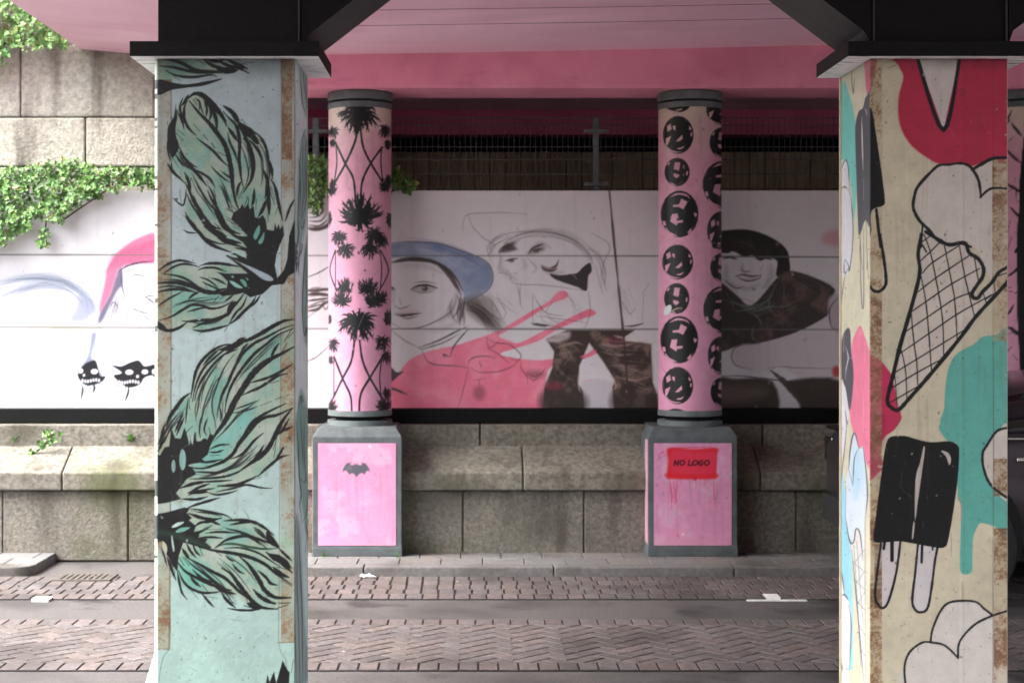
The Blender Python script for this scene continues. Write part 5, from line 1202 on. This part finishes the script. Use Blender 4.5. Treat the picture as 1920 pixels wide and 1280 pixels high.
# ------------------------------------------------------------------ near painted pillars and steel frame
def pillar(X0, X1, front, side, side_on_right, label):
    Y0, Y1 = 6.15, 6.64; ch = .014
    t = empty('painted_pillar', ((X0 + X1) / 2, 6.4, 0), label, 'pillar', 'square painted pillars carrying the steel frame')
    st = 1.25 / 500
    xs = np.arange(X0, X1, st); F_ = [(x, Y0) for x in xs]
    ys = np.linspace(Y0 + ch, Y1, 56)
    if side_on_right:
        path = [(X0 - ch, Y1), (X0 - ch, Y1 - .2), (X0 - ch, Y0 + ch), (X0 - ch * .5, Y0 + ch * .35)] + F_ + [(X1, Y0)] + [(X1 + .0015, y) for y in ys] + [(X1, Y1 + .001)]
    else:
        path = [(X0, Y1 + .001)] + [(X0 - .0015, y) for y in ys[::-1]] + [(X0, Y0)] + F_[1:] + [(X1, Y0), (X1 + .003, Y0 + .003), (X1 + .003, Y1 - .1), (X1 + .003, Y1)]
    path = np.array(path); zs = np.concatenate([[0.0, .1], np.arange(.16, 2.5575, st), [2.5575]])
    px, py = proj(path, zs)
    colr = front.at(px, py)
    sd = side.at(px, py)
    isl = (path[:, 1] > Y0 + ch * .9) & ((path[:, 0] > (X0 + X1) / 2) == side_on_right)
    colr[:, isl] = sd[:, isl]
    other = (path[:, 1] > Y0 + .002) & ((path[:, 0] > (X0 + X1) / 2) != side_on_right)
    base = np.array((196, 208, 190.)) if side_on_right else np.array((204, 194, 168.))
    colr[:, other] = base
    if side_on_right:   # brush marks running round the chamfered corner
        for y0_, y1_ in ((150, 168), (176, 186), (222, 228), (236, 241), (330, 337), (352, 358), (420, 425), (560, 568), (610, 622), (900, 930), (965, 1010), (1040, 1046)):
            m_ = (py[:, 2] > y0_) & (py[:, 2] < y1_)
            colr[np.ix_(m_, other)] = (60, 70, 66)
    grid_mesh('shaft', path, zs, colr, M['pillar_paint'], t)
    b = MB(); b.box(X0 - .008, X1 + .0, Y1 - .02, Y1 - .002, 0, 2.557); b.build('rear_face', M['pillar_plain_a'] if side_on_right else M['pillar_plain_b'], t)
    b = MB(); b.box(X0 - .096, X1 + .095, 6.10, 6.66, 2.560, 2.617)
    cp = b.build('cap_plate', [M['black_steel'], M['under_plate']], t, bevel=.003)
    for f in cp.data.polygons:
        if f.normal.z < -.9: f.material_index = 1
    return t
M['pillar_plain_a'] = mat('pillar_plain_a', lin(176, 198, 190), lin(160, 184, 176), 8, .6, .2, 40)
M['pillar_plain_b'] = mat('pillar_plain_b', lin(204, 194, 168), lin(190, 178, 150), 8, .6, .2, 40)
pl = pillar(-1.178, -.666, feather_canvas(), feather_side_canvas(), True, 'square pale green pillar painted with black and teal feathers at the left')
b = MB(); b.prism([(-1.19, .36), (-1.30, 0.0), (-1.19, 0.0)], 'y', 6.2, 6.6); b.build('foot_fillet', M['pillar_plain_a'], pl, bevel=.004)
pillar(1.494, 2.006, icecream_canvas(), icecream_side_canvas(), False, 'square cream pillar painted with ice cream cone and black ice lolly at the right')

fr = empty('steel_frame', (.4, 6.4, 2.62), 'black steel frame with sloping knee braces resting on the two square pillars', 'frame')
def under(o, zc=-.3):
    for f in o.data.polygons:
        if f.normal.z < zc: f.material_index = 1
    return o
b = MB(); b.box(-1.178, -.642, 6.152, 6.62, 2.618, 3.26); b.build('head_block', M['black_steel'], fr, bevel=.003)
b = MB(); b.box(1.500, 2.012, 6.152, 6.62, 2.618, 3.30); b.build('head_block', M['black_steel'], fr, bevel=.003)
b = MB(); b.box(-.640, 1.498, 6.156, 6.62, 2.872, 3.255); under(b.build('beam', [M['black_steel'], M['grey_steel']], fr))
b = MB(); b.box(2.014, 4.7, 6.156, 6.62, 2.872, 3.3); under(b.build('beam', [M['black_steel'], M['grey_steel']], fr))
for pts in ([(-.640, 2.619), (-.60, 2.660), (-.328, 2.870), (-.640, 2.870)], [(1.498, 2.619), (1.498, 2.870), (1.196, 2.870), (1.468, 2.665)], [(2.014, 2.619), (2.03, 2.665), (2.31, 2.870), (2.014, 2.870)]):
    b = MB(); b.prism(pts, 'y', 6.150, 6.625); under(b.build('brace', [M['black_steel'], M['grey_steel']], fr))
for x in (-.652, 1.503, 2.0):
    b = MB(); b.box(x, x + .006, 6.143, 6.1515, 2.62, 3.2); b.build('edge_angle', M['grey_steel'], fr)

# ------------------------------------------------------------------ plants
LEAF = [(0, 0), (.38, -.12), (.55, .18), (.36, .40), (.30, .72), (0, 1.0), (-.30, .72), (-.36, .40), (-.55, .18), (-.38, -.12)]
def leaves(name, polys, Y, n, label, cat, size=(.03, .055), depth=.14, seed=1, tonev=1.0, parent=None, hang=0):
    r = np.random.default_rng(seed); bm = bmesh.new(); lay = bm.verts.layers.float_color.new('tone')
    areas = []
    for p in polys:
        p = np.array(p, float).reshape(-1, 2); areas.append(abs(np.sum(p[:, 0] * np.roll(p[:, 1], -1) - p[:, 1] * np.roll(p[:, 0], -1))))
    areas = np.array(areas) / sum(areas)
    for p, ar in zip(polys, areas):
        p = np.array(p, float).reshape(-1, 2); lo, hi = p.min(0), p.max(0); cnt = 0; need = int(n * ar); tries = 0
        cl = [(lo + (hi - lo) * r.random(2), .4 + r.random() * .6) for _ in range(max(3, need // 22))]
        while cnt < need and tries < need * 30:
            tries += 1; q = lo + (hi - lo) * r.random(2)
            ins = False
            for i in range(len(p)):
                a, b_ = p[i], p[(i + 1) % len(p)]
                if (a[1] > q[1]) != (b_[1] > q[1]) and q[0] < (b_[0] - a[0]) * (q[1] - a[1]) / (b_[1] - a[1]) + a[0]: ins = not ins
            q = q + r.normal(0, 4.5, 2)
            if not ins: continue
            d = min((abs(q[0] - c0[0]) + abs(q[1] - c0[1])) * 1.0 / (26 * s0) for c0, s0 in cl)
            if d > 1.2 and r.random() < .55: continue
            cnt += 1
            bulge = max(0, 1 - d * .7)
            y = Y - .01 - depth * (bulge * .7 + r.random() * .3)
            X, Z = WX(q[0], Y), WZ(q[1], Y); s = size[0] + (size[1] - size[0]) * r.random()
            nrm = Vector((r.normal(0, .45), -1, .35 + r.normal(0, .45))).normalized()
            up = Vector((r.normal(0, .7), 0, -1)); up = (up - nrm * up.dot(nrm)).normalized(); sd = nrm.cross(up)
            t = (.6 + r.random() * .75) * tonev; col = (t * (.9 + r.random() * .35), t, t * (.75 + r.random() * .4), 1)
            if r.random() < .05: col = (t * 1.5, t * .75, t * .6, 1)
            if r.random() < .3: s *= .62
            o = Vector((X, y, Z)); vs = []
            for k, (u, v) in enumerate(LEAF):
                fold = abs(u) * .28
                w = bm.verts.new(o + sd * u * s + up * (v - .4) * s + nrm * (fold * s - .05 * s * v)); w[lay] = col; vs.append(w)
            m0 = bm.verts.new(o + up * (-.4 + .35) * s); m0[lay] = col
            for k in range(len(vs)): bm.faces.new((m0, vs[k], vs[(k + 1) % len(vs)]))
    me = bpy.data.meshes.new(name); bm.to_mesh(me); bm.free(); me.materials.append(M['leaf'])
    o = link(name, me, parent)
    if label: tag(o, label, cat)
    return o
def vine(name, label, polys, Y, n, stems, **k):
    t = empty(name, (WX(polys[0][0], Y), Y, WZ(polys[0][1], Y)), label, 'ivy', 'ivy on the wall')
    leaves('foliage', polys, Y, n, None, None, parent=t, **k)
    for s in stems:
        b = MB(); q = catmull(np.array(s, float).reshape(-1, 2), False, 4)
        for i in range(len(q) - 1):
            b.tube((WX(q[i][0], Y), Y - .02, WZ(q[i][1], Y)), (WX(q[i + 1][0], Y), Y - .02, WZ(q[i + 1][1], Y)), .006, .005, 6)
        b.build('stem', M['stem'], t)
    return t
vine('ivy', 'bright green ivy hanging down the granite wall beside the bridge edge', [[-260,-80,60,-80,95,0,140,55,150,85,120,98,90,92,60,96,30,90,10,125,-20,130,-60,100,-260,120]], 11.14, 5200, [[40, 0, 60, 40, 90, 80], [0, 0, 10, 60, 5, 120]], depth=.22, size=(.019, .038), seed=2)
vine('ivy', 'broad mat of green ivy spreading over the top left of the mural', [[-260,310,-100,300,0,315,60,318,95,312,140,302,200,320,240,318,300,322,340,330,340,350,240,352,205,356,160,372,135,395,118,420,95,412,80,400,60,432,20,452,0,462,-100,470,-260,480], [150,330,200,330,190,372,150,378], [80,430,96,430,94,466,84,466]], 11.04, 6800, [[300, 345, 220, 350, 160, 385, 110, 420], [90, 400, 86, 440, 92, 466], [0, 330, 100, 330, 250, 335]], depth=.13, size=(.015, .034), seed=3)
vine('ivy', 'dark ivy clump on the wall top between feather pillar and palm column', [[540,300,580,292,622,300,640,325,622,356,612,372,600,398,560,390,540,350]], 11.04, 600, [[590, 300, 600, 380]], depth=.1, size=(.02, .04), seed=4, tonev=.8)
vine('ivy', 'small dark ivy tuft poking out right of the palm column', [[722,322,748,318,752,332,778,346,776,358,740,354,722,356]], 11.04, 240, [[725, 340, 775, 352]], depth=.08, size=(.018, .036), seed=5, tonev=.8)
def tuft(px, py, Y, n, h, label, seed, creep=None, z=None):
    r = np.random.default_rng(seed); bm = bmesh.new(); lay = bm.verts.layers.float_color.new('tone')
    X0_, Z0_ = WX(px, Y), (WZ(py, Y) if z is None else z)
    for i in range(n):
        a = r.random() * 2 * math.pi; lean = .2 + r.random() * .9; L = h * (.5 + .7 * r.random()); w = h * .05 + .002
        dx, dy = math.cos(a), -abs(math.sin(a)) * .7; t = .8 + r.random() * .5; prev = None
        bx, bz = (r.random() - .5) * h * .4, 0
        for k in range(5):
            f = k / 4; p = Vector((X0_ + bx + dx * L * lean * f * f, Y - .004 + dy * L * lean * f * f, Z0_ + L * (f - .35 * lean * f * f)))
            sd = Vector((-dy, dx, 0)).normalized() * w * (1 - f * .9)
            c2 = [bm.verts.new(p - sd), bm.verts.new(p + sd)]
            for v in c2: v[lay] = (t * 1.05, t * 1.15, t * .8, 1)
            if prev: bm.faces.new((prev[0], prev[1], c2[1], c2[0]))
            prev = c2
    me = bpy.data.meshes.new('weed'); bm.to_mesh(me); bm.free(); me.materials.append(M['leaf'])
    return tag(link('weed', me), label, 'weed', 'weeds in the wall and paving joints')
zt = .742
tuft(245, 822, 10.87, 60, .085, 'bright grass tuft growing in the coping joint beside the feather pillar', 51, z=zt)
tuft(28, 822, 10.87, 26, .07, 'leftmost small weed growing in the coping joint', 52, z=zt)
vine('creeping_weed', 'green weed creeping down the sloped granite coping', [[85,802,112,806,112,825,92,828,80,835,82,820], [56,850,80,832,95,822,98,832,78,845,60,858]], 10.80, 70, [[100, 812, 92, 826, 60, 855]], depth=.05, size=(.018, .034), seed=8)
tuft(608, 1040, 10.44, 10, .05, 'tiny weed at the foot of the bat stencil pedestal, left side', 54, z=.061)
tuft(618, 1040, 10.43, 7, .03, 'flat little weed beside the bat stencil pedestal corner', 55, z=.061)
tuft(745, 1040, 10.42, 12, .04, 'small weed at the right foot of the bat stencil pedestal', 56, z=.061)
tuft(35, 1108, 9.6, 14, .02, 'moss tuft between the gutter bricks at the far left', 57, z=.008)

# ------------------------------------------------------------------ parked car
cmat, N_, L_, P_ = base_mat('car_paint')
P_.inputs['Base Color'].default_value = lin(62, 56, 62); P_.inputs['Metallic'].default_value = .5; P_.inputs['Roughness'].default_value = .32; P_.inputs['Coat Weight'].default_value = .6
gl, N_, L_, P_ = base_mat('car_glass'); P_.inputs['Base Color'].default_value = lin(26, 24, 28); P_.inputs['Roughness'].default_value = .06; P_.inputs['Specular IOR Level'].default_value = .7
rub = mat('rubber', lin(28, 28, 29), lin(40, 40, 41), 30, .8, .2, 80)
alloy = mat('alloy', lin(200, 202, 206), lin(180, 182, 186), 10, .3, metal=.8)
chrome = mat('chrome', lin(220, 220, 222), rough=.12, metal=1.0)
redl = mat('tail_red', lin(60, 10, 14), rough=.15)
car = empty('parked_car', (4.1, 9.74, 0), 'dark purple grey car parked against the wall behind the ice cream pillar', 'car')
YC = 9.74
ST = [(2.21, .42, .42, .66, .68, .30), (2.225, .60, .32, .80, .84, .42), (2.28, .69, .27, .86, .895, .50), (2.42, .735, .25, .90, .97, .54), (2.65, .75, .24, .915, 1.09, .53), (2.95, .755, .24, .92, 1.20, .53), (3.3, .755, .23, .92, 1.27, .54), (3.8, .755, .22, .92, 1.30, .55), (4.4, .755, .22, .92, 1.27, .54), (4.8, .755, .23, .91, 1.14, .53), (5.15, .75, .23, .89, .96, .55), (5.7, .73, .24, .82, .87, .50), (6.05, .66, .27, .70, .76, .42), (6.15, .45, .38, .60, .64, .3)]
def ring(s):
    x, w, z0, zb, zr, wr = s
    h = [(w * .86, z0), (w * .97, z0 + .07), (w, (z0 + zb) * .5 - .03), (w * .995, zb - .1), (w * .965, zb), (wr + (w - wr) * .3, zb + (zr - zb) * .62), (wr, zr - (zr - zb) * .10 - .01), (wr * .7, zr), (0, zr + .012)]
    return [(x, YC - a, z) for a, z in h] + [(x, YC + a, z) for a, z in h[-2::-1]]
b = MB(); rs = [ring(s) for s in ST]; k = len(rs[0]); b.v = [p for r0 in rs for p in r0]
b.f = [(i * k + j, i * k + (j + 1) % k, (i + 1) * k + (j + 1) % k, (i + 1) * k + j) for i in range(len(rs) - 1) for j in range(k)] + [list(range(k))[::-1], list(range((len(rs) - 1) * k, len(rs) * k))]
b.m = [0] * len(b.f)
body = b.build('body', cmat, car, smooth=True); md = body.modifiers.new('s', 'SUBSURF'); md.levels = 2; md.render_levels = 2
# side glass follows the tumblehome of the cabin
def side_pt(x, f, sgn, out=.008):
    for i in range(len(ST) - 1):
        if ST[i][0] <= x <= ST[i + 1][0]:
            t = (x - ST[i][0]) / (ST[i + 1][0] - ST[i][0]); s = [a + (c_ - a) * t for a, c_ in zip(ST[i], ST[i + 1])]
    x, w, z0, zb, zr, wr = s; a = Vector((w * .965, zb)); m_ = Vector((wr + (w - wr) * .3, zb + (zr - zb) * .62)); d_ = Vector((wr, zr - (zr - zb) * .10 - .01))
    p = a.lerp(m_, f / .66) if f < .66 else m_.lerp(d_, (f - .66) / .34)
    return (x, YC + sgn * (p[0] + out - .012), p[1])
for sgn in (-1, 1):
    b = MB(); xsq = [2.72, 2.95, 3.3, 3.8, 4.4, 4.8, 5.0]
    lo = [.10] * 7; hi = [.62, .86, .90, .90, .90, .84, .3]
    vs = []
    for x, a, h in zip(xsq, lo, hi): vs += [side_pt(x, a, sgn), side_pt(x, (a + h) / 2, sgn), side_pt(x, h, sgn)]
    b.add(vs, [(3 * i + j, 3 * i + 3 + j, 3 * i + 4 + j, 3 * i + 1 + j) for i in range(6) for j in range(2)])
    o = b.build('side_window', gl, car, smooth=True); md = o.modifiers.new('t', 'SOLIDIFY'); md.thickness = .006
    b = MB(); b.box(2.98, 3.16, YC + sgn * .765 - .012, YC + sgn * .765 + .012, .795, .822); b.build('door_handle', chrome, car, bevel=.008, seg=3)
    b = MB(); b.box(2.7, 5.0, YC + sgn * .738 - .004, YC + sgn * .738 + .004, .916, .924); b.build('belt_trim', redl if False else chrome, car)
    for X_ in (2.67, 5.25):
        yw = YC + sgn * .69
        b = MB(); b.tube((X_, yw - .085 * 1, .395), (X_, yw + .085, .395), .345, n=36); b.build('wheel_arch', M['shade_black'], car)
        b = MB(); prof = [(.215, -.09), (.30, -.095), (.325, -.07), (.33, 0), (.325, .07), (.30, .095), (.215, .09)]
        n_ = 40; vs = []
        for (r0, yy) in prof:
            for i in range(n_): a_ = 2 * math.pi * i / n_; vs.append((X_ + r0 * math.cos(a_), yw + yy, .331 + r0 * math.sin(a_)))
        b.add(vs, [(j * n_ + i, j * n_ + (i + 1) % n_, (j + 1) % 7 * n_ + (i + 1) % n_, (j + 1) % 7 * n_ + i) for j in range(7) for i in range(n_)])
        wh = b.build('wheel', rub, car, smooth=True)
        b = MB(); ye = yw + sgn * .088
        for i in range(7):
            a_ = 2 * math.pi * i / 7; dx, dz = math.cos(a_), math.sin(a_); ox, oz = -dz * .022, dx * .022
            b.add([(X_ + dx * .03 + ox, ye, .331 + dz * .03 + oz), (X_ + dx * .03 - ox, ye, .331 + dz * .03 - oz), (X_ + dx * .2 - ox, ye, .331 + dz * .2 - oz), (X_ + dx * .2 + ox, ye, .331 + dz * .2 + oz)] + [(X_ + dx * .03 + ox, ye - sgn * .03, .331 + dz * .03 + oz), (X_ + dx * .03 - ox, ye - sgn * .03, .331 + dz * .03 - oz), (X_ + dx * .2 - ox, ye - sgn * .03, .331 + dz * .2 - oz), (X_ + dx * .2 + ox, ye - sgn * .03, .331 + dz * .2 + oz)],
                  [(0, 1, 2, 3), (4, 7, 6, 5), (0, 4, 5, 1), (1, 5, 6, 2), (2, 6, 7, 3), (3, 7, 4, 0)])
        for i in range(36):
            a0, a1 = 2 * math.pi * i / 36, 2 * math.pi * (i + 1) / 36
            q = lambda r0, a_, y: (X_ + r0 * math.cos(a_), y, .331 + r0 * math.sin(a_))
            b.add([q(.19, a0, ye), q(.222, a0, ye), q(.222, a1, ye), q(.19, a1, ye), q(.19, a0, ye - sgn * .12), q(.19, a1, ye - sgn * .12)], [(0, 1, 2, 3), (0, 3, 5, 4)])
        b.tube((X_, ye - .012, .331), (X_, ye + .012, .331), .045, n=20)
        b.build('rim', alloy, wh, fix=True)
    b = MB(); b.prism([(YC + sgn * .40, .66), (YC + sgn * .66, .68), (YC + sgn * .675, .83), (YC + sgn * .46, .84)], 'x', 2.235, 2.30); b.build('tail_light', gl, car, bevel=.015, seg=3)
b = MB(); b.box(2.19, 2.24, YC - .52, YC + .52, .33, .50); b.build('bumper', rub, car, bevel=.018, seg=3)
b = MB(); b.box(2.21, 2.29, YC - .50, YC + .50, .895, .915); b.build('spoiler', M['black_steel'], car, bevel=.008)
